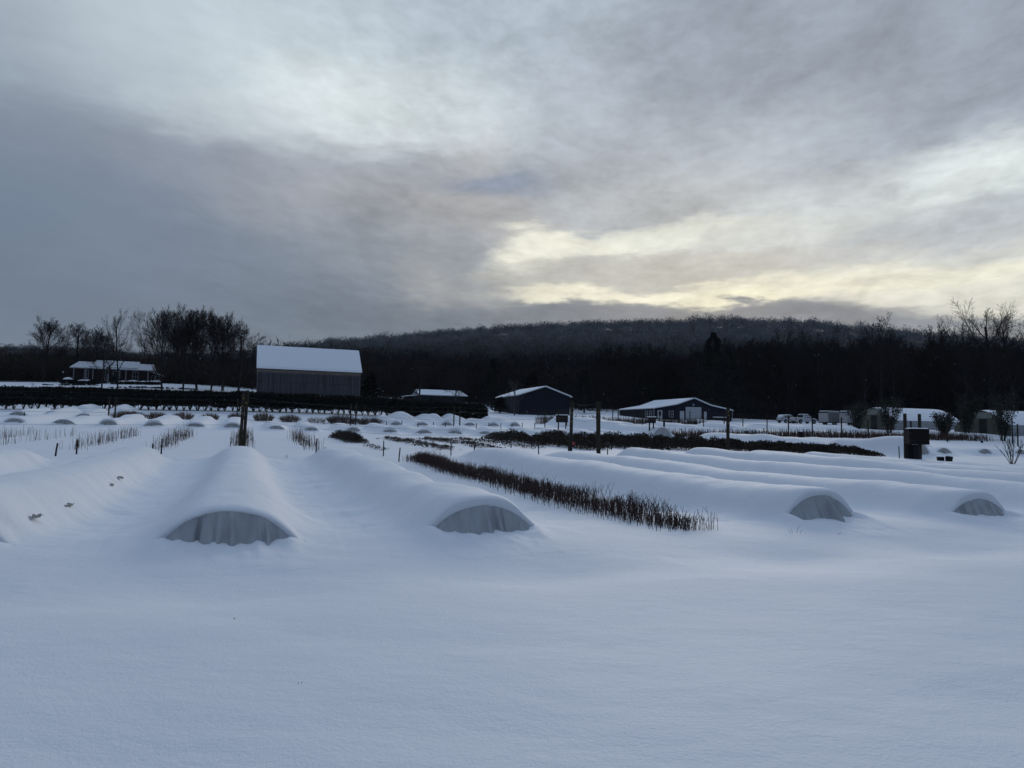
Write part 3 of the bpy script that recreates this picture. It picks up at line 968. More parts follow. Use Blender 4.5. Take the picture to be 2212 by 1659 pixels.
tunnel(s3, 61.5, 30, 'tall caterpillar tunnel with pleated pale fabric end, right end of the middle row', H=1.45, ah=1.35, hw=1.45, b=1.7, res=.5, na=41, seed=70, fab=mat('pale_cover', (.42, .43, .43), .85, .15, 5), expo=2.4)

# fourth row, left and centre
G4 = 'low tunnels in the far row by the small stakes'
def far_tunnel(u_, Y_, label, H=.7, ah=.52, hw=.95, b=1.0, L=14, end=True, seed=1, group=None, fab=None, expo=2.3):
    p = ground_at(u_, Y_)
    dx, dy = p.x - ORG.x, p.y - ORG.y
    return tunnel(dx * ROW.x + dy * ROW.y, dx * BED.x + dy * BED.y, L, label, H=H, ah=ah, hw=hw, b=b, res=.7, na=31, seed=seed, group=group, fab=fab or FABRIC2, end=end, sag=.15, drift=.17, expo=expo)
for i, (u_, Y_) in enumerate([(39, 79), (110, 80), (181, 81), (856, 94), (912, 95.5), (965, 97), (1015, 98.5), (1066, 100), (1112, 101.5)]):
    far_tunnel(u_, Y_, f'{ORD[i]} tunnel from the left in the far row beyond the long middle row', seed=80 + i, group=G4, H=.78, L=12)
for i, (u_, Y_) in enumerate([(170, 92), (250, 93), (880, 106), (945, 108), (1000, 110), (1090, 111)]):
    far_tunnel(u_, Y_, f'{ORD[i]} buried tunnel hump from the left close in front of the hedge', H=1.0, b=1.3, end=False, seed=95 + i, group='buried humps before the hedge', L=9)
# taller tunnels of the right half
GR = 'buried caterpillar tunnels in the right middle distance'
for i, (u_, Y_, H_, b_, L_, e_) in enumerate([(2010, 50, .95, 1.25, 27, False), (1920, 55, .85, 1.2, 24, False), (2030, 60, .9, 1.25, 20, False), (1986, 49, 1.15, 1.1, 8, True), (2040, 56, .66, 1.35, 10, True), (2128, 58, .64, 1.35, 10, True), (2206, 60, .62, 1.35, 10, True),
                                          (1540, 97, .9, 1.3, 16, False), (1640, 100, .8, 1.2, 14, False), (1760, 104, .8, 1.2, 14, False), (1860, 108, .7, 1.2, 12, False), (1375, 100, 1.0, 1.3, 22, False), (1600, 118, .8, 1.2, 14, False), (2140, 98, .6, 1.2, 12, False)]):
    far_tunnel(u_, Y_, ['buried tall tunnel mound stretching behind the black board on two posts', 'long smooth snow mound left of the black board on posts', 'long snow mound behind the black board, farther back', 'tall tunnel with slanting pale end right behind the black board on posts',
        'tall tunnel end just right of the black cabinet, with loose pleats', 'tall pleated tunnel end between the board and the small bare tree', 'tall tunnel end behind the small bare tree at the right edge', 'snow mound in front of the low navy shop doors', 'snow mound right of the low navy shop',
        'snow mound in front of the white pickup', 'snow mound in front of the cargo trailers', 'long buried tunnel left of the small wooden box on posts', 'low snow mound at the foot of the low navy shop', 'low snow mound in front of the right greenhouse'][i],
        H=H_, b=b_, L=L_, end=e_, seed=120 + i, group=GR, ah=H_ * .86, hw=(.85 if H_ < .7 else b_ * .9), expo=2.5)

# ------------------------------------------------------------------ stems, crops and shrubs
def stems(name, s, l0, l1, wid, dens, h0, h1, r, m, label, seed, cat='plant row', fork=.4, lean=.12, group=None, u=None, Y=None, droop=0.0):
    rnd = random.Random(seed)
    L = l1 - l0
    ox, oy = farm(s, l0)
    g = MB()
    n = int(L * wid * dens)
    pts = []
    for i in range(n):
        t = rnd.random() * L
        a = max(-1, min(1, rnd.gauss(0, .45))) * wid
        pts.append((ox + ROW.x * a + BED.x * t, oy + ROW.y * a + BED.y * t, t / L))
    Z = terrain(np.array([p[0] for p in pts]), np.array([p[1] for p in pts]))
    for (px, py, t), pz in zip(pts, Z):
        clump = .65 + .7 * (float(vnoise(np.array([px * 1.1]), np.array([py * 1.1]))[0]) + .5)
        h = rnd.uniform(h0, h1) * clump
        h *= min(1, .6 + .4 * min(t, 1 - t) * L / 1.4)
        if rnd.random() < .05:
            h *= 1.35
        dx, dy = rnd.gauss(0, lean) * h, rnd.gauss(0, lean) * h
        q = Vector((px, py, pz - .05))
        k1 = q + Vector((dx * .35 + rnd.gauss(0, .03) * h, dy * .35 + rnd.gauss(0, .03) * h, h * .5 + .05))
        k2 = q + Vector((dx * 1.0, dy, h + .05))
        g.tube([q, k1, k2], [r, r * .85, r * .5], 3)
        if rnd.random() < fork:
            an = rnd.uniform(0, 6.28)
            b = k1.lerp(k2, rnd.uniform(0, .5))
            g.tube([b, b + Vector((math.cos(an) * h * .2, math.sin(an) * h * .2, h * rnd.uniform(.2, .38)))], [r * .7, r * .45], 3)
    o = g.build(name, m)
    return tag(o, label, cat, group, 'stuff')
stems('twig_row', 7.25, -.5, 20.3, .60, 400, .22, .38, .0048, STEM, 'dense row of dark leafless twigs in the snow, right of the centre tunnel', 5, fork=1.0, lean=.2)
GS = 'rows of thin brown stems in the second block'
SB = dict(wid=.62, group=GS, fork=.25, lean=.07, m=STEMB)
stems('stem_row', -11.4, 29, 50, dens=6, h0=.35, h1=.75, r=.008, label='farthest left row of thin brown stems behind the leaning stake', seed=11, **SB)
stems('stem_row', -7.3, 27.8, 49, dens=15, h0=.35, h1=.75, r=.008, label='row of thin brown stems running left to right behind the two left stakes', seed=12, **SB)
stems('stem_row', -14.2, 38, 50, dens=11, h0=.35, h1=.7, r=.008, label='short row of thin brown stems touching the left edge', seed=16, **SB)
stems('stem_row', -3.65, 27.6, 48, dens=17, h0=.4, h1=.8, r=.008, label='row of thin brown stems just right of the left stakes pair', seed=13, **SB)
stems('stem_row', 0.1, 27.6, 48, dens=20, h0=.4, h1=.85, r=.009, label='clump of thin brown stems directly behind the twin timber post', seed=14, **SB)
stems('stem_row', 3.65, 27.2, 45, dens=17, h0=.4, h1=.85, r=.009, label='row of thin brown stems right of the twin timber post', seed=15, **SB)

def leafy_bed(name, s, l0, l1, wid, h, n, m, label, seed, lf=.10, cover=1.0, cat='plant bed', group=None, fq=1.7):
    rng = np.random.default_rng(seed)
    ox, oy = farm(s, l0)
    t = rng.random(n) * (l1 - l0)
    a = np.clip(rng.normal(0, .5, n), -1, 1) * wid
    X = ox + ROW.x * a + BED.x * t; Y = oy + ROW.y * a + BED.y * t
    hh = h * (1 + .8 * fbm(X * 1.3, Y * 1.3, 3)) * np.sqrt(np.clip(1 - (a / wid / 1.1) ** 2, 0.05, 1)) * np.clip(np.minimum(t, (l1 - l0) - t) / 1.2 + .35, 0, 1)
    keep = fbm(X * fq + 7, Y * fq, 3) > (.55 - cover)
    zz = hh * rng.random(n) ** .6
    c = np.stack([X, Y, terrain(X, Y) + zz], 1)[keep]
    n = len(c)
    d = rng.normal(size=(n, 3)) * .8 + np.array([0, 0, .7]); d /= np.linalg.norm(d, axis=1)[:, None]
    sd_ = np.cross(d, rng.normal(size=(n, 3))); sd_ /= np.linalg.norm(sd_, axis=1)[:, None]
    L = rng.uniform(.5, 1.3, n)[:, None] * lf
    V = np.stack([c - sd_ * L * .25, c + sd_ * L * .25, c + d * L], 1).reshape(-1, 3)
    o = bpy.data.objects.new(name, np_mesh(name, V, np.arange(n * 3).reshape(-1, 3), m)); COL.objects.link(o)
    return tag(o, label, cat, group)
GL = 'low dark evergreen beds in the second block'
leafy_bed('evergreen_bed', 7.2, 37, 48, .75, .50, 9000, LEAFG, 'small mound of dark brown-green foliage right of the timber post stems', 31, group=GL)
leafy_bed('evergreen_bed', 7.4, 28, 37, .5, .10, 500, LEAFG, 'faint scatter of leaves poking through snow before the small dark mound', 32, group=GL, cover=.55)
leafy_bed('evergreen_bed', 10.9, 27.8, 48, .7, .24, 7000, LEAFG, 'low leafy row half hidden by snow, leftmost of the three speckled rows', 33, group=GL, cover=.48, fq=3.6)
leafy_bed('evergreen_bed', 14.2, 29, 48, .7, .24, 7000, LEAFG, 'low leafy row half hidden by snow, middle of the three speckled rows', 34, group=GL, cover=.48, fq=3.6)
leafy_bed('evergreen_bed', 17.2, 30, 49, .7, .22, 4500, LEAFG, 'low leafy row half hidden by snow, rightmost of the three speckled rows', 35, group=GL, cover=.52, fq=3.6)
dk = ['nearest', 'second', 'third', 'fourth', 'fifth', 'sixth']
for i, (s, la, lb, hh) in enumerate([(20.6, 29, 49, .52), (24.3, 27.5, 47, .58), (28.0, 26.5, 44, .56), (31.8, 26, 41, .5), (35.6, 25.5, 38, .42), (39.3, 25.5, 37, .35)]):
    leafy_bed('evergreen_bed', s, la, lb, 1.1, hh * 1.3, 15000, LEAFG, f'dense dark brown-green bed, {dk[i]} from the left of the dark band behind the big posts', 36 + i, group=GL, lf=.14)

# far shrubs with brown stems
def shrub(u_, Y_, w_, h_, n, label, seed, m=STEMB, name='dormant_shrub', group='brown dormant shrubs in the fourth row', depth=2.5, r=.016, flare=.5):
    p = ground_at(u_, Y_)
    rnd = random.Random(seed)
    mb = MB()
    for i in range(n):
        a = rnd.uniform(-1, 1); t = rnd.uniform(-1, 1)
        bx, by = a * w_ * .42, t * depth
        e = math.sqrt(max(.1, 1 - a * a * .6 - t * t * .3))
        h = h_ * e * rnd.uniform(.55, 1.05)
        z0 = 0
        mb.tube([(bx, by, z0 - .1), (bx + a * w_ * .06 + rnd.gauss(0, .06), by + rnd.gauss(0, .06), z0 + h * .5), (bx + a * w_ * .14 * flare * 2 + rnd.gauss(0, .08), by + rnd.gauss(0, .1), z0 + h)], [r, r * .8, r * .5], 3)
        if rnd.random() < .5:
            mb.tube([(bx + a * w_ * .06, by, z0 + h * .5), (bx + a * w_ * .2 + rnd.gauss(0, .15), by + rnd.gauss(0, .1), z0 + h * .9)], [r * .7, r * .5], 3)
    o = mb.build(name, m)
    o.location = p
    o.rotation_euler = (0, 0, ROW_ANG)
    return tag(o, label, 'shrub', group)
shrub(278, 86, 3.0, 1.0, 520, 'widest brown dormant shrub beside the two thin far posts', 61, depth=3.4)
shrub(338, 88, 2.0, .9, 260, 'second brown shrub from the left in the fourth row', 62)
shrub(397, 89, 2.0, .95, 260, 'third brown shrub from the left in the fourth row', 63)
shrub(455, 90, 1.8, .9, 240, 'fourth brown shrub, left of the twin timber post', 64)
shrub(512, 91, 1.9, 1.0, 240, 'brown shrub hidden behind the twin timber post', 65)
shrub(569, 92, 2.3, 1.1, 320, 'rounded brown shrub just right of the twin timber post', 66)
shrub(626, 93, 2.3, 1.0, 300, 'brown shrub second to the right of the twin timber post', 67)
shrub(683, 94, 2.2, .8, 120, 'thin straggly pale shrub before the dark stemmed ones', 68, m=STEMD)
shrub(738, 95, 3.6, 1.25, 460, 'dark upright shrub just left of the paired far posts', 69, m=STEM)
shrub(796, 96, 3.2, 1.1, 420, 'dark upright shrub just right of the paired far posts', 70, m=STEM)

def far_strip(u0, u1, Y0, Y1, n, h0, h1, m, label, seed, r=.02, name='reed_row', dep=2.0, head=0.0):
    rnd = random.Random(seed)
    A, B = ground_at(u0, Y0), ground_at(u1, Y1)
    xs = []
    for i in range(n):
        t = rnd.random()
        q = A.lerp(B, t)
        xs.append((q.x + rnd.uniform(-dep, dep) * .35, q.y + rnd.uniform(-dep, dep)))
    Z = terrain(np.array([p[0] for p in xs]), np.array([p[1] for p in xs]))
    mb = MB()
    for (px, py), pz in zip(xs, Z):
        h = rnd.uniform(h0, h1) * (.7 + .6 * rnd.random() ** 2)
        ddx = rnd.gauss(0, .1) * h
        mb.tube([(px, py, pz - .1), (px + ddx, py, pz + h)], [r, r * .6], 3)
        if head and rnd.random() < head:
            mb.tube([(px + ddx, py, pz + h - .05), (px + ddx, py, pz + h + .16)], [.05, .03], 3)
    o = mb.build(name, m)
    return tag(o, label, 'plant row', 'rows of dry stalks in the distance', 'stuff')
far_strip(1160, 1290, 116, 119, 900, .7, 1.1, STEMD, 'pale dry seed-head stalks behind the dark board left of the two big posts', 81, head=.7)
far_strip(1285, 1340, 117, 118, 260, .6, 1.0, STEMD, 'pale dry stalks continuing right of the two big posts', 82, head=.5)
far_strip(1330, 1560, 122, 128, 2300, .6, 1.1, mat('dark_reed', (.05, .032, .028), .9, .4, 1), 'dark reddish strip of stalks in front of the low navy shop', 83)
far_strip(1425, 2120, 90, 99, 5200, .5, .95, mat('reddish_stem', (.085, .05, .038), .9, .5, 1), 'long reddish-brown strip of stalks crossing the right half of the field', 84, r=.022)

# small twigs by the near row's end and stray grass
def tuft(u_, Y_, n, h, label, seed, m=STEMB, sp=.12, r=.003):
    p = ground_at(u_, Y_)
    rnd = random.Random(seed)
    mb = MB()
    for i in range(n):
        an = rnd.uniform(0, 6.28); b = rnd.uniform(0, sp); hh = h * rnd.uniform(.4, 1)
        mb.tube([(b * math.cos(an), b * math.sin(an), -.03), ((b + .3 * hh) * math.cos(an), (b + .3 * hh) * math.sin(an), hh * .6), ((b + .9 * hh) * math.cos(an), (b + .9 * hh) * math.sin(an), hh)], [r, r, r * .5], 3)
    o = mb.build('grass_tuft', m)
    o.location = p
    return tag(o, label, 'grass tuft', 'stray grass tufts')
tuft(1528, 12.3, 16, .14, 'pale dry grass wisps at the near end of the dark twig row', 1, m=mat('straw', (.22, .16, .10), .9), sp=.15, r=.0012)
tuft(1712, 12.2, 4, .13, 'few thin grass blades left below the right fabric end', 2)
tuft(1165, 11.2, 2, .05, 'single dark seed head beside the centre tunnel end', 3, sp=.02)
tuft(505, 6.2, 2, .022, 'tiny dark twig tip in the smooth snow below the nearest tunnel', 4, sp=.01, r=.002)
tuft(648, 4.6, 2, .014, 'tiny twig tip in the smooth foreground snow, lower centre left', 5, sp=.01, r=.0015)
tuft(620, 30.5, 5, .2, 'small twigs by the snow rim right of the twin post', 6)
tuft(490, 31, 5, .2, 'flattened dead stems in the snow left of the twin post', 7)
tuft(1810, 12.3, 3, .05, 'tiny twigs in the snow right of the right fabric end', 8)

# ------------------------------------------------------------------ posts, stakes and wires
def post(u_, Y_, vtop, rad, label, name='timber_post', lean=(0, 0), m=None, group=None, square=False, clips=()):
    p = ground_at(u_, Y_)
    h = world_at(u_, vtop, Y_).z - p.z
    o = thing(name, label, 'post', p, 0, group)
    mb = MB()
    rnd = random.Random(int(u_))
    n = 10
    pts = [(lean[0] * t * h, lean[1] * t * h, -.4 + (h + .4) * t) for t in (0, .25, .5, .75, 1)]
    mb.tube(pts, [rad * rnd.uniform(.96, 1.04) for _ in pts], n, True)
    mb.build('shaft', m or TIMBER, o)
    for (cz, an) in clips:
        c = MB(); c.box(-.022, -.02, -.018, .022, .02, .018)
        q = c.build('insulator', mat('yellow_plastic', (.45, .30, .05), .6), o)
        q.location = (lean[0] * cz * h + math.sin(an) * rad, -math.cos(an) * (rad + .012), cz * h)
        q.rotation_euler = (0, 0, an)
    return o, p, h
P1, p1, h1 = post(524, 31.4, 843, .068, 'taller right half of the twin timber post rising behind the nearest tunnel', lean=(.035, 0), clips=((.81, 0), ))
P1b, p1b, h1b = post(516.5, 31.3, 848, .068, 'shorter left half of the twin timber post rising behind the nearest tunnel', lean=(.035, 0), clips=((.91, .3), (.79, -.2), (.68, .2)))
P2, p2, h2 = post(1232, 36.5, 866, .085, 'left one of the two tall timber posts in the centre, its foot doubled', lean=(.02, 0), clips=((.78, 0), (.62, 0)))
post(1228.5, 36.3, 950, .05, 'short dark stub against the foot of the left centre post', name='post_stub')
P3, p3, h3 = post(1293, 37, 867, .115, 'thicker right one of the two tall timber posts in the centre', lean=(-.015, 0), clips=((.8, 0),))
P4, p4, h4 = post(1572, 41, 880, .095, 'tall timber post in front of the low navy shop right corner', lean=(.01, 0), clips=((.92, 0), (.83, 0), (.66, 0)))

def stake(u_, Y_, vb, vt, label, r=.028, lean=(0, 0), group='dark garden stakes'):
    p = ground_at(u_, Y_)
    h = (vb - vt) / FPX * Y_
    o = thing('garden_stake', label, 'stake', p, 0, group)
    mb = MB()
    mb.tube([(0, 0, -.25), (lean[0] * h * .5, 0, h * .5), (lean[0] * h, 0, h * .9)], [r, r, r], 6, True)
    mb.build('shaft', STAKE, o)
    c = MB(); c.tube([(lean[0] * h, 0, h * .88), (lean[0] * h, 0, h)], [r * .6, r * .35], 6, True)
    c.tube([(lean[0] * h - r * 1.6, 0, h * .93), (lean[0] * h + r * 1.2, 0, h * .95)], r * .35, 4, True)
    c.build('tip', STAKE, o)
    return o
ST = [(119, 29.5, 982, 953, 'leaning dark stake at far left in front of the stem rows', (.13, 0)), (165, 31, 977, 944, 'upright dark stake right of the leaning one at far left', (.02, 0)),
      (329, 30, 981, 954, 'dark stake, left one of the pair before the third stem row', (0, 0)), (348, 31.5, 978, 945, 'taller dark stake, right one of the pair before the third stem row', (.02, 0)),
      (682, 32.5, 979, 941, 'tall dark stake right of the stems beside the twin post', (.03, 0)), (701, 32, 976, 955, 'short dark stake beside the tall one left of the leafy mound', (.02, 0)),
      (828, 34, 979, 945, 'dark stake in front of the small dark leafy mound rows', (0, 0)), (861, 30.5, 998, 967, 'dark stake at the far end of the dark twig row', (.08, 0)),
      (974, 35, 979, 951, 'dark stake in front of the speckled leafy rows, left', (0, 0)), (1024, 33.5, 995, 968, 'dark stake in front of the speckled leafy rows, right', (.02, 0)),
      (1104, 36, 980, 954, 'dark stake before the left end of the dark bed band', (-.02, 0)), (1164, 35.5, 986, 958, 'dark stake midway to the left centre post', (-.05, 0)),
      (1312, 37, 990, 958, 'dark stake with a forked bracket right beside the right centre post', (.03, 0)), (1348, 38.5, 983, 960, 'thin dark stake right of the two centre posts', (0, 0)),
      (1943, 44, 990, 963, 'thin dark stake left of the black board on posts', (-.03, 0)), (1857, 52, 976, 965, 'small dark stake rising from the dark bed band at right', (0, 0))]
for (u_, Y_, vb, vt, lb, ln) in ST:
    stake(u_, Y_, vb, vt, lb, lean=ln, r=.034 if u_ < 720 else .028)
mb = MB()
for q in (0, .09):
    mb.tube([(-.10, 0, .74 - q), (.10, 0, .76 - q)], .009, 4, True)
br = mb.build('stake_bracket', mat('galvanised', (.2, .21, .22), .5, metal=.3)); gp = ground_at(1312, 37); br.location = (gp.x + .03, gp.y - .05, gp.z)
tag(br, 'small metal cross bracket on the stake right of the centre posts', 'bracket')
# pink marker flag
gp = ground_at(1238, 45)
fl = thing('marker_flag', 'small pink marker flag in the dark bed between the two centre posts', 'flag', gp)
mb = MB(); mb.tube([(0, 0, -.1), (0, 0, .55)], .006, 4); mb.build('stick', STAKE, fl)
mb = MB(); mb.prism([(0, .50), (.10, .40), (.14, .26), (-.10, .26)], -.004, .004); mb.build('flag', mat('pink_plastic', (.55, .09, .10), .7), fl)

# far posts standing along one wire line
FP = [(234, 83, 856), (248, 82, 856), (512, 88, 861), (757, 92, 873), (768, 93, 870), (980, 96, 877), (993, 95, 878), (1177, 104, 883), (1206, 92, 883), (1224, 104, 884), (1323, 112, 881), (1335, 111, 883), (1370, 112, 884), (1387, 110, 886), (1425, 110, 887), (1448, 108, 887), (1490, 110, 888), (1520, 108, 889),
      (1564, 107, 890), (1605, 106, 893), (1657, 105, 894), (1703, 97, 897), (1755, 98, 899), (1818, 92, 902), (1876, 92, 907), (2047, 93, 915), (2187, 95, 908), (2199, 88, 916)]
fpos = []
for i, (u_, Y_, vt) in enumerate(FP):
    o, p, h = post(u_, Y_, vt, .085 if Y_ < 100 else .075, f'{ORD[i] if i < 26 else ["second last", "last"][i - 26]} thin far post from the left along the far wire line', name='fence_post', group='thin far posts along the wire line', lean=(random.uniform(-.01, .02), 0))
    fpos.append((p, h))
def wires(A, B, zs, sag, label, r=.006, m=None, cols=None):
    """wires strung between two post feet A and B; zs are heights"""
    o = thing('wire_run', label, 'wire', A)
    for i, (za, zb) in enumerate(zs):
        pts = []
        for k in range(13):
            t = k / 12
            q = A.lerp(B, t)
            zz = (A.z + za) * (1 - t) + (B.z + zb) * t - sag * (1 + .25 * i) * 4 * t * (1 - t)
            pts.append((q.x - A.x, q.y - A.y, zz - A.z))
        mb = MB(); mb.tube(pts, r, 3)
        mb.build('wire', (cols[i] if cols else None) or m or WIRE, o)
    return o
near = [(p1b, h1b), (p2, h2), (p3, h3), (p4, h4)]
pe = ground_at(1966, 44)
leftp = Vector(farm(-34, 21)).to_3d(); leftp.z = tz(leftp.x, leftp.y)
G_ = GREENROPE
wires(p1b, leftp, [(h1b * .95, 2.6), (h1b * .88, 2.35), (h1b * .68, 1.9), (h1b * .5, 1.5)], .12, 'wires running from the twin timber post out of the left edge', r=.005, cols=[WIRE, WIRE, G_, G_])
wires(p1b, p2, [(h1b * .93, h2 * .8), (h1b * .82, h2 * .7), (h1b * .68, h2 * .55), (h1b * .6, h2 * .48)], .30, 'sagging wires between the twin timber post and the left centre post', r=.005, cols=[WIRE, WIRE, G_, G_])
wires(p2, p3, [(h2 * .97, h3 * .98), (h2 * .8, h3 * .85), (h2 * .7, h3 * .72)], .15, 'short wires between the two tall centre posts', r=.006)
wires(p3, p4, [(h3 * .72, h4 * .72), (h3 * .62, h4 * .6)], .05, 'wires between the right centre post and the post by the shop', r=.005)
wires(p4, pe, [(h4 * .75, 2.2), (h4 * .6, 1.8)], .1, 'wires from the post by the shop to the black board posts', r=.005)
seq = [0, 2, 3, 5, 7, 10, 13, 16, 19, 21, 23, 24, 25, 27]
for a_, b_ in zip(seq[:-1], seq[1:]):
    (A_, ha), (B_, hb) = fpos[a_], fpos[b_]
    wires(A_, B_, [(ha * .93, hb * .93), (ha * .72, hb * .72), (ha * .45, hb * .45)], .06, f'thin wires between the {ORD[a_]} and {ORD[b_] if b_ < 26 else "last"} thin far posts from the left', r=.009)
lp2 = world_at(-40, 880, 79); lp2.z = tz(lp2.x, lp2.y)
wires(fpos[0][0], lp2, [(2.55, 2.7), (2.1, 2.2), (1.35, 1.4), (1.2, 1.25)], .05, 'thin wires from the first far post out of the left edge', r=.009, cols=[WIRE, WIRE, G_, G_])
# small stakes of the far row
fs = [(52, 78, 905, 893), (142, 79, 908, 900), (190, 80, 908, 896), (286, 81, 911, 897), (313, 82, 912, 899), (583, 88, 918, 908), (700, 91, 921, 911), (811, 92, 921, 910), (835, 93, 921, 910), (868, 93, 923, 909), (903, 94, 922, 911), (936, 94, 922, 910),
      (962, 95, 922, 911), (1029, 95, 923, 911), (1056, 96, 925, 911), (1082, 97, 924, 912), (1106, 97, 924, 911), (1128, 98, 924, 911), (1155, 99, 925, 912), (1300, 112, 914, 907), (1650, 104, 929, 921), (1690, 103, 931, 922), (1722, 102, 933, 924), (1790, 100, 936, 924), (1848, 100, 937, 925), (2010, 98, 944, 933)]
for i, (u_, Y_, vb, vt) in enumerate(fs):
    p = ground_at(u_, Y_)
    h = (vb - vt) / FPX * Y_
    mb = MB(); mb.tube([(0, 0, -.3), (0, 0, h * .96), (0, 0, h)], [.05, .05, .03], 5, True)
    o = mb.build('row_stake', STAKE); o.location = p
    tag(o, f'{ORD[i]} short black stake from the left along the far tunnel row', 'stake', 'short black stakes marking the far rows')

# ------------------------------------------------------------------ buildings
def plank_material(name, a, b_, warm, zwarm):
    m = bpy.data.materials.new(name); m.use_nodes = True
    t = NT(m.node_tree); b = t.n['Principled BSDF']
    b.inputs['Roughness'].default_value = .9
    oc = t.new('ShaderNodeTexCoord').outputs['Object']
    f = t.rng(t.noise(t.v('MULTIPLY', oc, (4.5, 4.5, .10)), 1.0, 4, .65), .33, .67)
    c = t.mix(f, a + (1,), b_ + (1,))
    zz = t.sep(oc)[2]
    ed = t.m('ADD', zz, t.m('MULTIPLY', t.noise(t.v('MULTIPLY', oc, (3, 3, .3)), 1.0, 3, .6), .5))
    c = t.mix(t.rng(ed, zwarm, zwarm + .55, smooth=True), c, warm + (1,))
    t.put(b.inputs['Base Color'], c)
    MATS[name] = m
    return m
def slab(mb, pts, th):
    """thick sheet from a quad: top face pts, thickness down"""
    lo = [(a, b, c - th) for a, b, c in pts]
    mb.add(list(pts) + lo, [(0, 1, 2, 3), (7, 6, 5, 4)] + [(i, i + 4, (i + 1) % 4 + 4, (i + 1) % 4) for i in range(4)])

def old_barn():
    X0, Y0 = -46.4, 130.0
    gz = 6.3
    o = thing('old_barn', 'old grey plank barn with snow-covered gable roof standing behind the hedge', 'barn', (X0, Y0, gz), ROW_ANG)
    W_, D_ = 18.6, 10.0
    he, hr = 12.7 - gz, 17.15 - gz
    seam = 10.2 - gz
    pm = plank_material('old_planks', (.088, .090, .100), (.022, .023, .028), (.23, .185, .15), he - .8)
    rnd = random.Random(8)
    mb = MB()
    x = 0.0
    while x < W_ - .05:
        w1 = min(rnd.uniform(.18, .30), W_ - x)
        d = rnd.uniform(0, .02)
        mb.box(x + .004, -.03 - d, -1.5, x + w1 - .006, .05, seam + rnd.uniform(-.02, .02))
        x += w1
    x = 0.0
    while x < W_ - .05:
        w1 = min(rnd.uniform(.18, .30), W_ - x)
        d = rnd.uniform(0, .02)
        mb.box(x + .004, -.07 - d, seam - .03 + rnd.uniform(-.05, .01), x + w1 - .006, .045, he - .05)
        x += w1
    mb.build('plank_wall', pm, o)
    mb = MB(); mb.box(0, -.062, seam - .10, W_, -.052, seam - .03); mb.build('seam_shadow', BLACK, o)  # dark strip added as the shadow under the overlapping upper planks
    mb = MB()
    mb.box(.03, .06, -1.5, W_ - .03, D_, he - .1)
    mb.add([(.03, .06, he - .1), (.03, D_, he - .1), (.03, D_ / 2, hr - .3), (W_ - .03, .06, he - .1), (W_ - .03, D_, he - .1), (W_ - .03, D_ / 2, hr - .3)], [(0, 1, 2), (3, 5, 4)])
    mb.build('wall', pm, o)
    mb = MB()
    slab(mb, [(-.25, -.35, he - .22), (W_ + .25, -.35, he - .22), (W_ + .25, D_ / 2, hr), (-.25, D_ / 2, hr)], .10)
    slab(mb, [(-.25, D_ / 2, hr), (W_ + .25, D_ / 2, hr), (W_ + .25, D_ + .35, he - .22), (-.25, D_ + .35, he - .22)], .10)
    rf = mb.build('roof', mat('barn_roof', (.05, .045, .04), .9), o)
    n = 30
    rows = []
    for j, q in enumerate(np.linspace(0, 1, 12)):
        xs = np.linspace(-.22, W_ + .22, n)
        y = -.30 + (D_ / 2 + .30) * q
        e = min(1, min(q, 1 - q * .0) * 8 + .15)
        zz = (he - .22) + (hr - he + .22) * q + .04 + .17 * math.sqrt(min(1, e)) + .03 * fbm(xs / 2, xs * 0 + q * 3, 3)
        rows.append(np.stack([xs, np.full(n, y), zz], -1))
    rows = [np.stack([rows[0][:, 0], rows[0][:, 1], rows[0][:, 2] - .08], -1)] + rows
    mb = MB(); mb.grid(np.array(rows))
    mb.build('roof_snow', SNOWR, rf, True)
    # lean-to on the left
    mb = MB()
    mb.box(-3.2, 3, -1.5, .02, 7.5, he * .10)
    lt = mb.build('lean_to', pm, o)
    mb = MB(); slab(mb, [(-3.6, 2.6, .55), (.0, 2.6, 2.1), (.0, 8, 2.1), (-3.6, 8, .55)], .14); mb.build('lean_to_roof', mat('tin_roof', (.22, .22, .21), .7), o)
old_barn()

def siding(name, c):
    m = bpy.data.materials.new(name); m.use_nodes = True
    t = NT(m.node_tree); b = t.n['Principled BSDF']
    b.inputs['Roughness'].default_value = .6; b.inputs['Specular IOR Level'].default_value = .25
    oc = t.new('ShaderNodeTexCoord').outputs['Object']
    t.put(b.inputs['Base Color'], t.mix(t.rng(t.noise(oc, .8, 4, .6), .3, .7), tuple(c) + (1,), tuple(q * .7 for q in c) + (1,)))
    wv = t.new('ShaderNodeTexWave', wave_type='BANDS', bands_direction='X'); wv.inputs['Scale'].default_value = 1.0
    t.l.new(oc, wv.inputs[0])
    bn = t.new('ShaderNodeBump'); bn.inputs['Strength'].default_value = .6; bn.inputs['Distance'].default_value = .03
    t.put(bn.inputs['Height'], t.m('POWER', wv.outputs[1], 6.0)); t.l.new(bn.outputs[0], b.inputs['Normal'])
    return m
NAVYS = siding('navy_ribbed_siding', (.004, .006, .018))

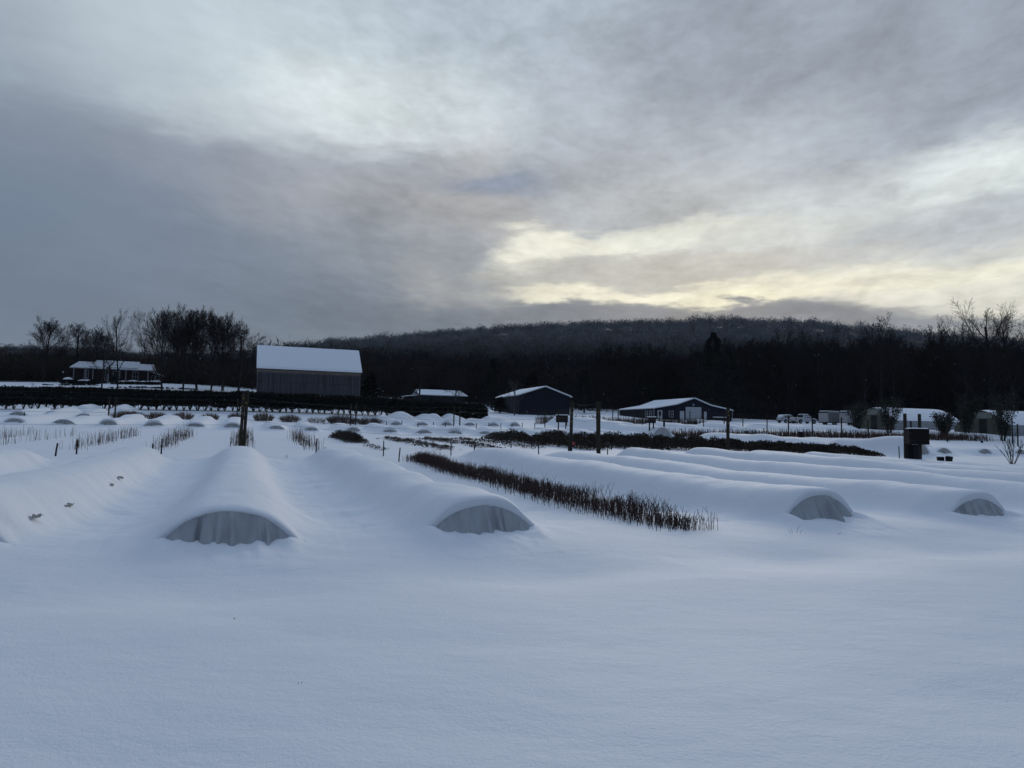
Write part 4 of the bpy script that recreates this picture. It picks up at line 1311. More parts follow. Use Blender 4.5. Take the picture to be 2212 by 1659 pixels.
def gable_building(name, label, X0, Y0, gz, W_, L_, prof, snow=.16, oh=.45):
    """prof: roof profile points (x, height above gz) from left eave to right eave"""
    o = thing(name, label, 'building', (X0, Y0, gz), ROW_ANG)
    mb = MB()
    poly = [(0, -1.0)] + [(x, h) for x, h in prof] + [(W_, -1.0)]
    mb.prism(poly, 0, L_)
    mb.build('wall', NAVYS, o)
    # roof plate with overhang, following the profile
    pr = list(prof)
    s0 = (pr[1][1] - pr[0][1]) / (pr[1][0] - pr[0][0]); s1 = (pr[-1][1] - pr[-2][1]) / (pr[-1][0] - pr[-2][0])
    ext = [(pr[0][0] - oh, pr[0][1] - oh * s0)] + pr[1:-1] + [(pr[-1][0] + oh, pr[-1][1] + oh * s1)]
    lo = [(x, h + .01) for x, h in ext]; hi = [(x, h + .12) for x, h in ext]
    mb = MB(); mb.prism(lo + hi[::-1], -.35, L_ + .35)
    rf = mb.build('roof', TRIM, o)
    rnd = np.random.default_rng(int(X0 * 10) % 97)
    ts = np.linspace(0, 1, 26)
    xs = np.interp(ts, np.linspace(0, 1, len(hi)), [p[0] for p in hi])
    zs = np.interp(xs, [p[0] for p in hi], [p[1] for p in hi])
    rows = []
    ys = np.concatenate([[-.33], np.linspace(-.31, L_ + .31, 14), [L_ + .33]])
    for k, y in enumerate(ys):
        e = np.clip(np.minimum(ts, 1 - ts) * 26, 0, 1)
        hgt = (snow * (.35 + .65 * e)) * (0 if k in (0, len(ys) - 1) else 1) + .02 * fbm(xs / 2, ys[k] / 2 + xs * 0, 2)
        rows.append(np.stack([xs, np.full(len(xs), y), zs + .005 + np.maximum(hgt, 0)], -1))
    mb = MB(); mb.grid(np.array(rows), flip=False)
    mb.build('roof_snow', SNOWR, rf, True)
    return o
def opening(o, name, x0, x1, z0, z1, m, frame=.07, fm=None, y=-.02, bars=(), on_side=False):
    def bx(mb, a0, b0, c0, a1, b1, c1):
        if on_side: mb.box(b0, -a1 if False else a0, c0, b1, a1, c1)
        else: mb.box(a0, b0, c0, a1, b1, c1)
    f = MB()
    bx(f, x0 - frame, y - .05, z0 - frame, x0, y + .01, z1 + frame); bx(f, x1, y - .05, z0 - frame, x1 + frame, y + .01, z1 + frame)
    bx(f, x0, y - .05, z1, x1, y + .01, z1 + frame); bx(f, x0, y - .05, z0 - frame, x1, y + .01, z0)
    for (kind, q) in bars:
        if kind == 'h': bx(f, x0, y - .045, q - .025, x1, y - .02, q + .025)
        else: bx(f, q - .025, y - .047, z0, q + .025, y - .018, z1)
    p = MB(); bx(p, x0, y - .017, z0, x1, y + .008, z1)
    w_ = f.build(name, fm or TRIM, o)
    p.build('pane' if m is GLASS else 'panel', m, w_)
    return w_
# tall navy barn
X0, Y0, gz = 1.6, 148.0, 5.3
nb = gable_building('navy_barn', 'tall windowless navy barn with snowy gable roof, left of the two big centre posts', X0, Y0, gz, 11.5, 13.7, [(0, 4.1), (5.75, 6.0), (11.5, 4.1)])
# low navy shop
X0, Y0, gz = 32.0, 160.0, 5.0
shop = gable_building('navy_shop', 'low wide navy shop with white garage door and two-pitch snowy roof', X0, Y0, gz, 20.7, 16.1, [(0, 2.55), (5.8, 3.55), (10.35, 5.1), (14.9, 3.55), (20.7, 2.6)])
def front_x(u):
    k = (u - CU) / FPX
    return (k * Y0 - X0) / (ROW.x - k * ROW.y)
DOOR = mat('white_door', (.50, .52, .54), .6, .05, 2)
gd = mat('garage_door', (.43, .45, .47), .6, .05, 1.5)
a, b = front_x(1483), front_x(1514.5)
g_ = opening(shop, 'garage_door', a, b, -.3, 3.0, gd, .12, DOOR)
mb = MB()
for q in (.6, 1.2, 1.8, 2.4): mb.box(a, -.045, q - .01, b, -.038, q + .01)
mb.build('panel_seam', mat('seam', (.2, .21, .22)), g_)
for (ua, ub, lb) in ((1470, 1478, 'plain white side door left of the garage door'), (1520.5, 1526.5, 'plain white side door right of the garage door')):
    opening(shop, 'side_door', front_x(ua), front_x(ub), -.3, 2.1, DOOR, .06, DOOR)
d_ = opening(shop, 'front_door', front_x(1422), front_x(1430.5), -.1, 2.1, DOOR, .08, DOOR)
mb = MB(); a, b = front_x(1423.6), front_x(1429); mb.box(a, -.046, .95, b, -.04, 1.9); mb.build('door_glass', GLASS, d_)
for ua, ub in ((1402.5, 1407), (1408.5, 1413)): pass
a, b = front_x(1446.5), front_x(1454.5)
opening(shop, 'window', a, b, .75, 2.05, GLASS, .09, DOOR, bars=(('h', 1.4), ('v', (a + b) / 2)))
# pair of windows in the side wall (x = 0 plane)
for y0_ in (1.2, 3.0):
    f = MB()
    for (ya, yb, za, zb) in ((y0_ - .08, y0_, .65, 2.08), (y0_ + .95, y0_ + 1.03, .65, 2.08), (y0_, y0_ + .95, 2.0, 2.08), (y0_, y0_ + .95, .65, .73), (y0_, y0_ + .95, 1.34, 1.4)):
        f.box(-.05, ya, za, .0, yb, zb)
    w_ = f.build('window', DOOR, shop)
    p = MB(); p.box(-.02, y0_, .73, .003, y0_ + .95, 2.0); p.build('pane', GLASS, w_)
# downspouts and sign
def spout(x, y, h):
    mb = MB(); mb.tube([(x, y, h), (x + .12 * (1 if x < 1 else -1), y, h - .25), (x + .12 * (1 if x < 1 else -1), y, 0)], .05, 5, True)
    mb.build('downspout', TRIM, shop)
spout(-.35, -.12, 2.45); spout(-.35, 8.6, 2.45); spout(-.35, 16, 2.45); spout(21.0, -.12, 2.45)
sg = MB(); a, b = front_x(1496), front_x(1501.5); sg.box(a, -.07, 3.35, b, -.02, 3.95)
so_ = sg.build('shop_sign', mat('sign_blue', (.05, .09, .13), .6), shop)
sg = MB(); sg.box(a + .12, -.076, 3.5, b - .12, -.071, 3.58); sg.box(a + .2, -.076, 3.68, b - .2, -.071, 3.8)
sg.build('sign_mark', mat('sign_white', (.4, .45, .5), .6), so_)
mb = MB(); mb.box(0, 0, 0, 3.2, 1.0, .25); mb.box(.2, .1, -.5, .3, .9, 0); mb.box(2.9, .1, -.5, 3.0, .9, 0)
tb = mb.build('work_table', STAKE); p = ground_at(1546, 158); tb.location = (p.x, p.y, p.z + .7); tb.rotation_euler = (0, 0, ROW_ANG); tag(tb, 'dark table with snow on top against the right part of the low navy shop', 'table')
mb = MB(); mb.box(-.02, -.02, .25, 3.22, 1.02, .38); mb.build('snow_layer', SNOWR, tb, bevel=.04)

# ranch house on the rise at left
def ranch_house():
    X0, Y0 = -104.4, 170.0
    gz = 11.6
    BR = mat('dark_brick', (.028, .020, .021), .9, .4, 8)
    TRIM = mat('aged_trim', (.30, .31, .33), .7, .15, 4)
    SH = mat('patchy_roof_snow', (.78, .82, .86), .9, .0, 5, col2=(.16, .17, .19), stretch=(.6, 2.2, 2.2))
    o = thing('ranch_house', 'long single-storey brick house with white posts and snow-dusted roof on the rise', 'house', (X0, Y0, gz), ROW_ANG)
    W_ = 16.2
    mb = MB(); mb.box(0, 0, -1, W_, 9, 3.75); mb.build('wall', BR, o)
    def roof(name, x0, x1, y0, y1, ze, zr, m=SH):
        ym = (y0 + y1) / 2
        mb = MB()
        slab(mb, [(x0, y0, ze), (x1, y0, ze), (x1 - .3, ym, zr), (x0 + .8, ym, zr)], .14)
        slab(mb, [(x0 + .8, ym, zr), (x1 - .3, ym, zr), (x1, y1, ze), (x0, y1, ze)], .14)
        mb.add([(x0, y0, ze), (x0 + .8, ym, zr), (x0, y1, ze), (x1, y0, ze), (x1 - .3, ym, zr), (x1, y1, ze)], [(0, 1, 2), (3, 5, 4)])
        return mb.build(name, m, o)
    roof('roof', -.7, W_ + .6, -1.6, 10, 3.75, 5.6)
    r2 = roof('raised_roof', 3.2, 13.6, -1.0, 9.4, 4.15, 6.1)
    mb = MB(); mb.box(-.65, -1.62, 3.5, W_ + .55, -1.5, 3.66); mb.build('eaves_board', TRIM, o)
    mb = MB(); mb.box(8, 4.2, 5.7, 9, 5, 6.7); mb.build('chimney', BR, o)
    for x in (.1, 2.6, 4.1, 7.3, 11.1, 15.9):
        mb = MB(); mb.box(x, -1.4, -.8, x + .14, -1.26, 3.62); mb.build('porch_post', TRIM, o)
    for (a, b, z0, z1) in ((2.2, 2.9, 1.4, 3.2), (6.6, 7.2, 1.0, 3.2), (12.5, 13.6, .9, 3.2)):
        opening(o, 'window', a, b, z0, z1, GLASS, .12, TRIM, bars=(('v', (a + b) / 2), ('h', (z0 + z1) / 2)))
    d = opening(o, 'front_door', 8.4, 9.5, .6, 3.1, BLACK, .28, TRIM)
    mb = MB(); mb.box(8.15, -.12, .6, 8.35, -.06, 3.2); mb.box(9.55, -.12, .6, 9.75, -.06, 3.2); mb.build('pilaster', TRIM, d)
    mb = MB()
    for k in range(4): mb.box(7.8 - k * .12, -1.6 - k * .45 - .45, -1.0, 10.1 + k * .12, -1.6 - k * .45, .45 - k * .3)
    mb.build('steps', SNOWR, o)
    mb = MB(); mb.tube([(7.6, -1.8, .5), (7.3, -3.5, -.1)], .05, 4); mb.tube([(10.3, -1.8, .5), (10.6, -3.5, -.1)], .05, 4); mb.build('handrail', TRIM, o)
    mb = MB(); mb.box(12.3, -1.35, .1, 13.9, -1.0, .2); mb.box(12.4, -1.3, -.5, 12.5, -1.05, .1); mb.box(13.7, -1.3, -.5, 13.8, -1.05, .1); mb.build('bench', TRIM, o)
    # bay and small gable at the right end
    mb = MB(); mb.box(W_, 1.0, -1, W_ + 2.4, 6, 2.9); mb.build('side_wing', BR, o)
    mb = MB(); slab(mb, [(W_ - .1, .5, 3.6), (W_ + 2.9, .5, 2.75), (W_ + 2.9, 6.5, 2.75), (W_ - .1, 6.5, 3.6)], .14); mb.build('side_roof', SH, o)
    for x in (W_ + .3, W_ + 1.3):
        opening(o, 'window', x, x + .7, 1.0, 2.5, GLASS, .1, TRIM, y=.98)
    mb = MB(); mb.tube([(W_ + 1.8, -.6, 1.05), (W_ + 1.8, -.6, 1.4)], [1.0, .15], 8, True); mb.tube([(W_ + 1.8, -.6, -1), (W_ + 1.8, -.6, 1.05)], .06, 5); mb.build('garden_canopy', SNOWR, o)
    return o
ranch_house()
def bush(u_, Y_, rx, rz, label, m=LEAFH, n=900, snow=True, seed=1, name='foundation_shrub', lf=.3, group='shrubs along the house front'):
    p = ground_at(u_, Y_)
    rng = np.random.default_rng(seed)
    o = thing(name, label, 'shrub', p, ROW_ANG, group)
    d = rng.normal(size=(n, 3)); d[:, 2] = np.abs(d[:, 2]); d /= np.linalg.norm(d, axis=1)[:, None]
    c = d * rng.uniform(.6, 1.05, n)[:, None] * np.array([rx, min(rx, 1.1), rz])
    dd = d + rng.normal(size=(n, 3)) * .6; dd /= np.linalg.norm(dd, axis=1)[:, None]
    s_ = np.cross(dd, rng.normal(size=(n, 3))); s_ /= np.linalg.norm(s_, axis=1)[:, None]
    L = rng.uniform(.5, 1.2, n)[:, None] * lf
    V = np.stack([c - s_ * L * .4, c + s_ * L * .4, c + dd * L], 1).reshape(-1, 3)
    q = bpy.data.objects.new('foliage', np_mesh('foliage', V, np.arange(n * 3).reshape(-1, 3), m)); COL.objects.link(q); q.parent = o
    if snow:
        mb = MB()
        uu = np.linspace(0, 2 * np.pi, 15); vv = np.linspace(0.02, .9, 6)
        U_, V_ = np.meshgrid(uu, vv)
        rr_ = 1 + .12 * fbm(U_ * 2 + seed, V_ * 3, 2); rr_[:, -1] = rr_[:, 0]
        mb.grid(np.stack([np.cos(U_) * np.sin(V_) * rx * rr_, np.sin(U_) * np.sin(V_) * min(rx, 1.1) * rr_, np.cos(V_) * rz * 1.03 + .05], -1), flip=True)
        mb.build('snow_cap', SNOWR, o, True)
    return o
for i, (u_, rx, rz, lb, sn) in enumerate([(147, 1.6, 1.5, 'round snowy shrub at the left corner of the house', True), (163, 1.5, 1.0, 'low shrub left of the first porch window', False), (184, 2.2, 1.1, 'wide snow-topped shrub under the left porch', True), (200, 1.4, 1.0, 'low shrub left of the house steps', False),
                                          (249, 1.0, 2.4, 'tall dark shrub right of the house door', False), (268, 1.8, .8, 'low shrub right of the tall shrub by the door', True), (288, 1.8, .9, 'low snowy shrub under the right house window', True), (310, 1.6, .8, 'low shrub at the right corner of the porch', True), (330, 1.8, .9, 'spreading shrub at the right end of the house', True)]):
    bush(u_, 166.5, rx, rz, lb, seed=50 + i, snow=sn)
# dark stone edging on the lawn
for nm, u0, u1, Y_, lb in (('stone_border', 95, 215, 158, 'thin dark stone border on the snowy lawn left of the front trees'), ('stone_border', 238, 430, 156, 'dark stone border on the lawn running right of the front trees')):
    mb = MB(); rnd = random.Random(u0)
    A, B = ground_at(u0, Y_), ground_at(u1, Y_ + 3)
    n = int((B - A).length / .5)
    for k in range(n):
        if rnd.random() < .15: continue
        q = A.lerp(B, k / n); zz = tz(q.x, q.y)
        h = rnd.uniform(.15, .38)
        mb.box(q.x - A.x - .26, q.y - A.y - .2, zz - A.z - .2, q.x - A.x + .26, q.y - A.y + .2, zz - A.z + h)
    o = mb.build(nm, mat('dark_stone', (.03, .03, .04), .9)); o.location = A; tag(o, lb, 'border')
# lawn lamp and wagon wheel at far left
p = ground_at(135, 165); o = thing('garden_lamp', 'slim lamp post left of the house corner shrub', 'lamp', p)
mb = MB(); mb.tube([(0, 0, -.3), (0, 0, 2.6)], .05, 5, True); mb.build('pole', STAKE, o)
mb = MB(); mb.tube([(0, 0, 2.6), (0, 0, 2.95)], [.09, .16], 6, True); mb.build('lantern', TRIM, o)
# low house in the middle distance
def low_house():
    X0, Y0 = world_at(904, 852, 185).x, 185.0
    gz = 8.2
    o = thing('low_house', 'low dark house with a snowy roof beyond the hedge, right of the old barn', 'house', (X0, Y0, gz), ROW_ANG)
    W_ = 13.0
    he, hr = 11.15 - gz, 12.7 - gz
    mb = MB(); mb.box(.3, .6, -1, W_ - .3, 8, he); mb.build('wall', mat('dark_siding', (.02, .02, .025), .9), o)
    mb = MB()
    slab(mb, [(0, -.1, he), (W_ + .3, -.1, he), (W_ - .7, 4.2, hr), (.3, 4.2, hr)], .12)
    slab(mb, [(.3, 4.2, hr), (W_ - .7, 4.2, hr), (W_ + .3, 8.5, he), (0, 8.5, he)], .12)
    mb.build('roof', SNOWR, o)
    mb = MB(); mb.box(-.02, -.16, he - .22, W_ + .32, -.1, he - .02); mb.build('eaves_board', TRIM, o)
    mb = MB(); slab(mb, [(-3.6, 0, he - .5), (-.1, 0, he - .1), (-.1, 4, he - .1), (-3.6, 4, he - .5)], .12); mb.build('porch_roof', SNOWR, o)
    mb = MB(); mb.box(-3.4, .1, -1, -3.2, .3, he - .6); mb.build('porch_post', STAKE, o)
    mb = MB(); mb.box(3, .55, .8, 4.2, .61, 2.0); mb.build('window', GLASS, o)
low_house()

# ------------------------------------------------------------------ greenhouses
def greenhouse(u_c, Y0, ub, L_, ht, label, seed):
    """near-right corner of the gable under column u_c; gable end runs along the beds, house runs along the rows"""
    p = ground_at(u_c, Y0)
    k = (ub - CU) / FPX
    wd = (p.x - k * Y0) / (k * BED.y - BED.x)
    o = thing('greenhouse', label, 'greenhouse', p, ROW_ANG)
    prof = [(0, 0), (0, .35 * ht), (.07 * wd, .52 * ht), (.2 * wd, .72 * ht), (.35 * wd, .90 * ht), (.45 * wd, .985 * ht), (.5 * wd, ht)]
    prof = prof + [(wd - a, b) for a, b in prof[-2::-1]]
    PL = mat('greenhouse_plastic', (.26, .275, .29), .5, .15, 1.2)
    PE = mat('yellowed_panel', (.10, .10, .075), .6, .35, 1.5)
    n = 26
    ys = np.interp(np.linspace(0, 1, n), np.linspace(0, 1, len(prof)), [q[0] for q in prof]); zs = np.interp(np.linspace(0, 1, n), np.linspace(0, 1, len(prof)), [q[1] for q in prof])
    mb = MB()
    xs = np.linspace(0, L_, 20)
    mb.grid(np.array([[(x, y, z - (.0 if z > .01 else .5)) for y, z in zip(ys, zs)] for x in xs]), flip=True)
    mb.build('plastic_cover', PL, o, True)
    # roof snow
    m_ = zs > .42 * ht
    yy, zz = ys[m_], zs[m_]
    rows = []
    for i, x in enumerate(np.linspace(-.05, L_ + .05, 24)):
        e = min(1, (min(i, 23 - i)) / 1.5)
        t_ = np.linspace(0, 1, len(yy)); ee = np.sqrt(np.clip(np.minimum(t_, 1 - t_) * 9, 0, 1))
        th = (.02 + .14 * ee * (.3 + .7 * e)) + .02 * fbm(t_ * 3 + seed, t_ * 0 + x / 2, 2)
        rows.append([(x, wd / 2 + (y - wd / 2) * (1 + .02), z + h) for y, z, h in zip(yy, zz, th)])
    mb = MB(); mb.grid(np.array(rows), flip=True)
    mb.build('roof_snow', SNOWR, o, True)
    # gable end in the x = 0 plane
    mb = MB(); pts = [(-.03, y, z) for y, z in prof] ; pts[0] = (-.03, 0, -.4); pts[-1] = (-.03, wd, -.4)
    mb.add(pts + [(.02, y, z) for _, y, z in pts], [tuple(range(len(pts))), tuple(range(2 * len(pts) - 1, len(pts) - 1, -1))])
    ge = mb.build('end_wall', PE, o)
    c = wd * .47
    mb = MB(); mb.box(-.06, c - .62, -.3, -.035, c + .62, .66 * ht); mb.build('doorway', BLACK, ge)
    mb = MB()
    mb.box(-.09, c - .72, -.3, -.032, c - .62, .68 * ht); mb.box(-.09, c + .62, -.3, -.032, c + .72, .68 * ht); mb.box(-.09, c - .72, .66 * ht, -.032, c + .72, .70 * ht)
    for q in (.12, .3, .7, .86): mb.box(-.07, wd * q - .04, -.3, -.032, wd * q + .04, float(np.interp(wd * q, ys, zs)) - .02)
    mb.build('end_frame', mat('grey_timber', (.10, .10, .09), .9, .3, 4), ge)
    mb = MB(); mb.box(-.05, c - 1.4, .70 * ht, -.033, c + 1.4, .93 * ht); mb.build('gable_panel', mat('pale_panel', (.22, .23, .20), .6, .2, 2), ge)
    return o
greenhouse(1933, 115, 1843, 15, 3.7, 'snow-roofed greenhouse with dark doorway, left of the two, behind the black board', 1)
greenhouse(2184, 103, 2062, 16, 3.8, 'right greenhouse with slanted end and dark doorway, cut by the photo edge', 2)

# tall leafy shrubs before the greenhouses
def leafy_shrub(u_, Y_, wpx, vtop, label, seed, n=2600, low=.12, m=LEAFP):
    p = ground_at(u_, Y_)
    H = world_at(u_, vtop, Y_).z - p.z
    w_ = wpx / FPX * Y_ / 2
    rng = np.random.default_rng(seed); rnd = random.Random(seed)
    o = thing('leafy_shrub', label, 'shrub', p, 0, 'tall leafy shrubs before the greenhouses')
    mb = MB(); tips = []
    for k in range(13):
        an = rnd.uniform(0, 6.28); sp = w_ * rnd.uniform(.2, .95); hh = H * rnd.uniform(.65, .97)
        pts = [(math.cos(an) * sp * .15, math.sin(an) * sp * .15, -.1), (math.cos(an) * sp * .4, math.sin(an) * sp * .4, hh * .35), (math.cos(an) * sp * .8, math.sin(an) * sp * .8, hh * .7), (math.cos(an) * sp, math.sin(an) * sp, hh)]
        mb.tube(pts, [.045, .035, .025, .01], 4); tips.append(np.array(pts))
    mb.build('stems', BARK, o)
    k = rng.integers(0, 13, n); t = rng.uniform(low, 1, n) ** .75 * 3
    T = np.array(tips); i = np.clip(t.astype(int), 0, 2); f = (t - i)[:, None]
    c = T[k, i] * (1 - f) + T[k, i + 1] * f + rng.normal(size=(n, 3)) * np.array([.22, .22, .16]) * (w_ / 1.5)
    d = rng.normal(size=(n, 3)); d /= np.linalg.norm(d, axis=1)[:, None]
    s_ = np.cross(d, rng.normal(size=(n, 3))); s_ /= np.linalg.norm(s_, axis=1)[:, None]
    L = rng.uniform(.09, .2, n)[:, None]
    V = np.stack([c - s_ * L * .4, c + d * L * .8, c + s_ * L * .4, c - d * L * .8], 1).reshape(-1, 3)
    q = bpy.data.objects.new('foliage', np_mesh('foliage', V, np.arange(n * 4).reshape(-1, 4), m)); COL.objects.link(q); q.parent = o
leafy_shrub(1852, 112, 58, 862, 'tall sparse leafy shrub left of the left greenhouse doorway', 1)
leafy_shrub(1920, 108, 54, 850, 'tallest sparse leafy shrub right of the left greenhouse doorway', 2)
leafy_shrub(2039, 101, 52, 888, 'round low leafy shrub between the two greenhouses', 3, n=3600, low=.03, m=mat('grey_green_leaf', (.030, .038, .032), .7, .5, 3))
leafy_shrub(2086, 103, 66, 850, 'tall leafy shrub left of the right greenhouse doorway', 4, n=2900)
leafy_shrub(2166, 98, 66, 840, 'tall leafy shrub right of the right greenhouse doorway', 5, n=2900)
evergreen(1080, 150, 862, 1.6, 'dark shrub at the left corner of the tall navy barn', 71, name='conifer_shrub', n=1500)

# ------------------------------------------------------------------ vehicles and trailers
GLV = mat('car_glass', (.012, .014, .018), .2, spec=.5)
PAINT = mat('white_car_paint', (.52, .54, .56), .35, .04, 2, spec=.5)
RED = mat('tail_light_red', (.18, .015, .02), .4)
TYRE = mat('tyre', (.012, .012, .013), .9)
RIM = mat('wheel_rim', (.25, .26, .27), .4, metal=.6)
def wheel(o, x, y, r, side):
    mb = MB(); mb.tube([(x, y, r), (x, y + .24 * side, r)], r, 18, True)
    w_ = mb.build('wheel', TYRE, o, bevel=.03)
    mb = MB(); mb.tube([(x, y - .012 * side, r), (x, y + .02 * side, r)], r * .58, 12, True); mb.build('rim', RIM, w_)
def loft(name, secs, m, o, smooth=False, bev=.05):
    """body from cross sections (x, halfwidth bottom, halfwidth top, z0, z1)"""
    mb = MB(); rings = []
    for (x, wb, wt, z0, z1) in secs:
        zm = z0 + (z1 - z0) * .55
        rings.append([(x, -wb * .96, z0), (x, -wb, zm), (x, -wt, z1), (x, wt, z1), (x, wb, zm), (x, wb * .96, z0)])
    n = 6
    vs = [p for r_ in rings for p in r_]
    fs = [(i * n + k, i * n + (k + 1) % n, (i + 1) * n + (k + 1) % n, (i + 1) * n + k) for i in range(len(rings) - 1) for k in range(n)]
    fs += [tuple(range(n))[::-1], tuple((len(rings) - 1) * n + k for k in range(n))]
    mb.add(vs, fs)
    return mb.build(name, m, o, smooth, bev)
def side_quad(name, o, pts, y, m, th=.012):
    """polygon in x-z set on the side at y (both sides)"""
    for sg_ in (-1, 1):
        mb = MB(); yy = y * sg_
        mb.prism(pts, yy - th, yy + th) ; mb.build(name, m, o)
def pickup():
    p = ground_at(1736, 146)
    o = thing('pickup_truck', 'white extended-cab pickup truck parked before the dark woods', 'pickup', p, R(90 - 68))
    hw = .98
    loft('body', [(-2.75, hw * .95, hw * .93, .55, 1.12), (-2.6, hw, hw * .97, .48, 1.16), (-.75, hw, hw * .97, .42, 1.16), (1.1, hw, hw * .97, .42, 1.14), (1.25, hw, hw * .93, .42, 1.13), (2.45, hw * .97, hw * .85, .48, 1.0), (2.75, hw * .85, hw * .75, .52, .86)], PAINT, o)
    loft('cab', [(-.85, hw * .93, hw * .80, 1.12, 1.30), (-.72, hw * .93, hw * .78, 1.12, 1.84), (.55, hw * .93, hw * .78, 1.12, 1.86), (.75, hw * .93, hw * .8, 1.12, 1.72), (1.35, hw * .9, hw * .86, 1.12, 1.18)], PAINT, o)
    side_quad('side_window', o, [(-.6, 1.24), (-.18, 1.24), (-.18, 1.72), (-.52, 1.72)], hw * .87, GLV, .04)
    side_quad('side_window', o, [(.0, 1.22), (1.0, 1.22), (.6, 1.70), (.0, 1.72)], hw * .87, GLV, .04)
    mb = MB(); mb.box(-.90, -.68, 1.26, -.72, .68, 1.74); mb.build('rear_window', GLV, o)
    mb = MB(); mb.box(-2.5, -.8, 1.13, -.92, .8, 1.175); mb.build('bed_liner', SNOWR, o)
    mb = MB(); mb.box(-2.79, -.78, .66, -2.74, .78, 1.1); mb.build('tailgate', mat('grey_paint', (.42, .43, .44), .4), o)
    for y in (-.9, .9):
        mb = MB(); mb.box(-2.79, y - .08, .72, -2.66, y + .08, 1.08); mb.build('tail_light', RED, o, bevel=.02)
    mb = MB(); mb.box(-2.95, -.9, .46, -2.72, .9, .62); mb.build('rear_bumper', RIM, o, bevel=.03)
    mb = MB(); mb.box(2.68, -.85, .46, 2.88, .85, .66); mb.build('front_bumper', RIM, o, bevel=.03)
    for sg_ in (-1, 1):
        for x in (-1.75, 1.85):
            mb = MB(); mb.tube([(x, sg_ * (hw - .04), .42), (x, sg_ * (hw + .012), .42)], .47, 18, True); mb.build('wheel_arch', BLACK, o)
            wheel(o, x, sg_ * (hw + .03), .39, -sg_)
        mb = MB(); mb.box(1.05, sg_ * 1.03 - .1, 1.2, 1.15, sg_ * 1.03 + .1, 1.38); mb.build('mirror', BLACK, o)
        mb = MB(); mb.box(.05, sg_ * (hw + .0) - .01, .98, .2, sg_ * (hw + .0) + .015, 1.02); mb.build('door_handle', BLACK, o)
    mb = MB(); mb.box(-.7, -.72, 1.86, .5, .72, 1.95); mb.build('roof_snow', SNOWR, o, bevel=.04)
    mb = MB(); mb.box(1.45, -.72, 1.1, 2.4, .72, 1.14); mb.build('hood_snow', SNOWR, o, bevel=.02)
pickup()
def suv():
    p = ground_at(1702, 152)
    o = thing('suv', 'silver-white sport utility vehicle parked left of the pickup, snow on its roof', 'car', p, R(90 - 68))
    hw = .95
    SP = mat('silver_paint', (.40, .42, .44), .35, .05, 2, spec=.5)
    loft('body', [(-2.35, hw * .92, hw * .9, .5, 1.0), (-2.2, hw, hw * .95, .42, 1.08), (0, hw, hw * .96, .36, 1.08), (1.2, hw, hw * .93, .38, 1.04), (2.1, hw * .95, hw * .85, .42, .92), (2.38, hw * .82, hw * .74, .48, .78)], SP, o)
    loft('cabin', [(-2.25, hw * .92, hw * .8, 1.04, 1.12), (-1.95, hw * .92, hw * .76, 1.04, 1.66), (-.6, hw * .92, hw * .76, 1.04, 1.74), (.35, hw * .92, hw * .76, 1.04, 1.68), (1.25, hw * .9, hw * .84, 1.04, 1.1)], SP, o)
    side_quad('side_window', o, [(-1.75, 1.15), (-1.15, 1.13), (-1.15, 1.55), (-1.6, 1.52)], hw * .87, GLV, .04)
    side_quad('side_window', o, [(-1.05, 1.12), (-.2, 1.12), (-.2, 1.58), (-1.05, 1.57)], hw * .87, GLV, .04)
    side_quad('side_window', o, [(-.1, 1.12), (.85, 1.12), (.35, 1.56), (-.1, 1.58)], hw * .87, GLV, .04)
    for y in (-.85, .85):
        mb = MB(); mb.box(-2.38, y - .1, .82, -2.2, y + .1, 1.08); mb.build('tail_light', RED, o, bevel=.02)
    for sg_ in (-1, 1):
        for x in (-1.45, 1.5):
            mb = MB(); mb.tube([(x, sg_ * (hw - .04), .38), (x, sg_ * (hw + .012), .38)], .43, 18, True); mb.build('wheel_arch', BLACK, o)
            wheel(o, x, sg_ * (hw + .03), .36, -sg_)
    mb = MB(); mb.box(-2.42, -.85, .42, -2.3, .85, .58); mb.build('rear_bumper', mat('dark_trim', (.05, .05, .055), .6), o, bevel=.03)
    loft('roof_snow', [(-2.2, .7, .6, 1.2, 1.35), (-1.95, .72, .62, 1.6, 1.76), (-.6, .72, .62, 1.7, 1.84), (.3, .7, .6, 1.66, 1.76)], SNOWR, o, True, .03)
suv()
def trailer(u_, Y_, L_, head, label, body_m, H_=2.15, door=True, seed=1):
    p = ground_at(u_, Y_)
    o = thing('cargo_trailer', label, 'trailer', p, R(90 - head))
    W_ = 2.1
    mb = MB()
    pr = [(-1.05, .5), (1.05, .5), (1.05, .5 + H_ * .88), (.9, .5 + H_), (-.9, .5 + H_), (-1.05, .5 + H_ * .88)]
    mb.add([(0, y, z) for y, z in pr] + [(L_, y, z) for y, z in pr], [tuple(range(6))[::-1], tuple(range(6, 12))] + [(i, (i + 1) % 6, (i + 1) % 6 + 6, i + 6) for i in range(6)])
    mb.build('body', body_m, o)
    mb = MB(); mb.box(-.03, -.98, .6, -.004, .98, .5 + H_ * .84); mb.build('rear_door', mat('pale_trailer_door', (.36, .35, .34), .5, .08, 1), o)
    mb = MB(); mb.box(-.045, -1.0, .5 + H_ * .86, -.004, 1.0, .5 + H_ * .93); mb.build('rear_trim', BLACK, o)
    mb = MB(); mb.box(-.06, -1.06, .42, L_ + .02, 1.06, .5); mb.build('chassis', STAKE, o)
    mb = MB(); mb.tube([(L_, .6, .46), (L_ + 1.2, 0, .46), (L_, -.6, .46)], .05, 5); mb.build('drawbar', STAKE, o)
    for x in (L_ * .42, L_ * .42 + .85):
        for sg_ in (-1, 1): wheel(o, x, sg_ * 1.12, .34, -sg_)
    mb = MB(); mb.box(-.0, -.88, .5 + H_, L_, .88, .5 + H_ + .12); mb.build('roof_snow', SNOWR, o, bevel=.05)
    return o
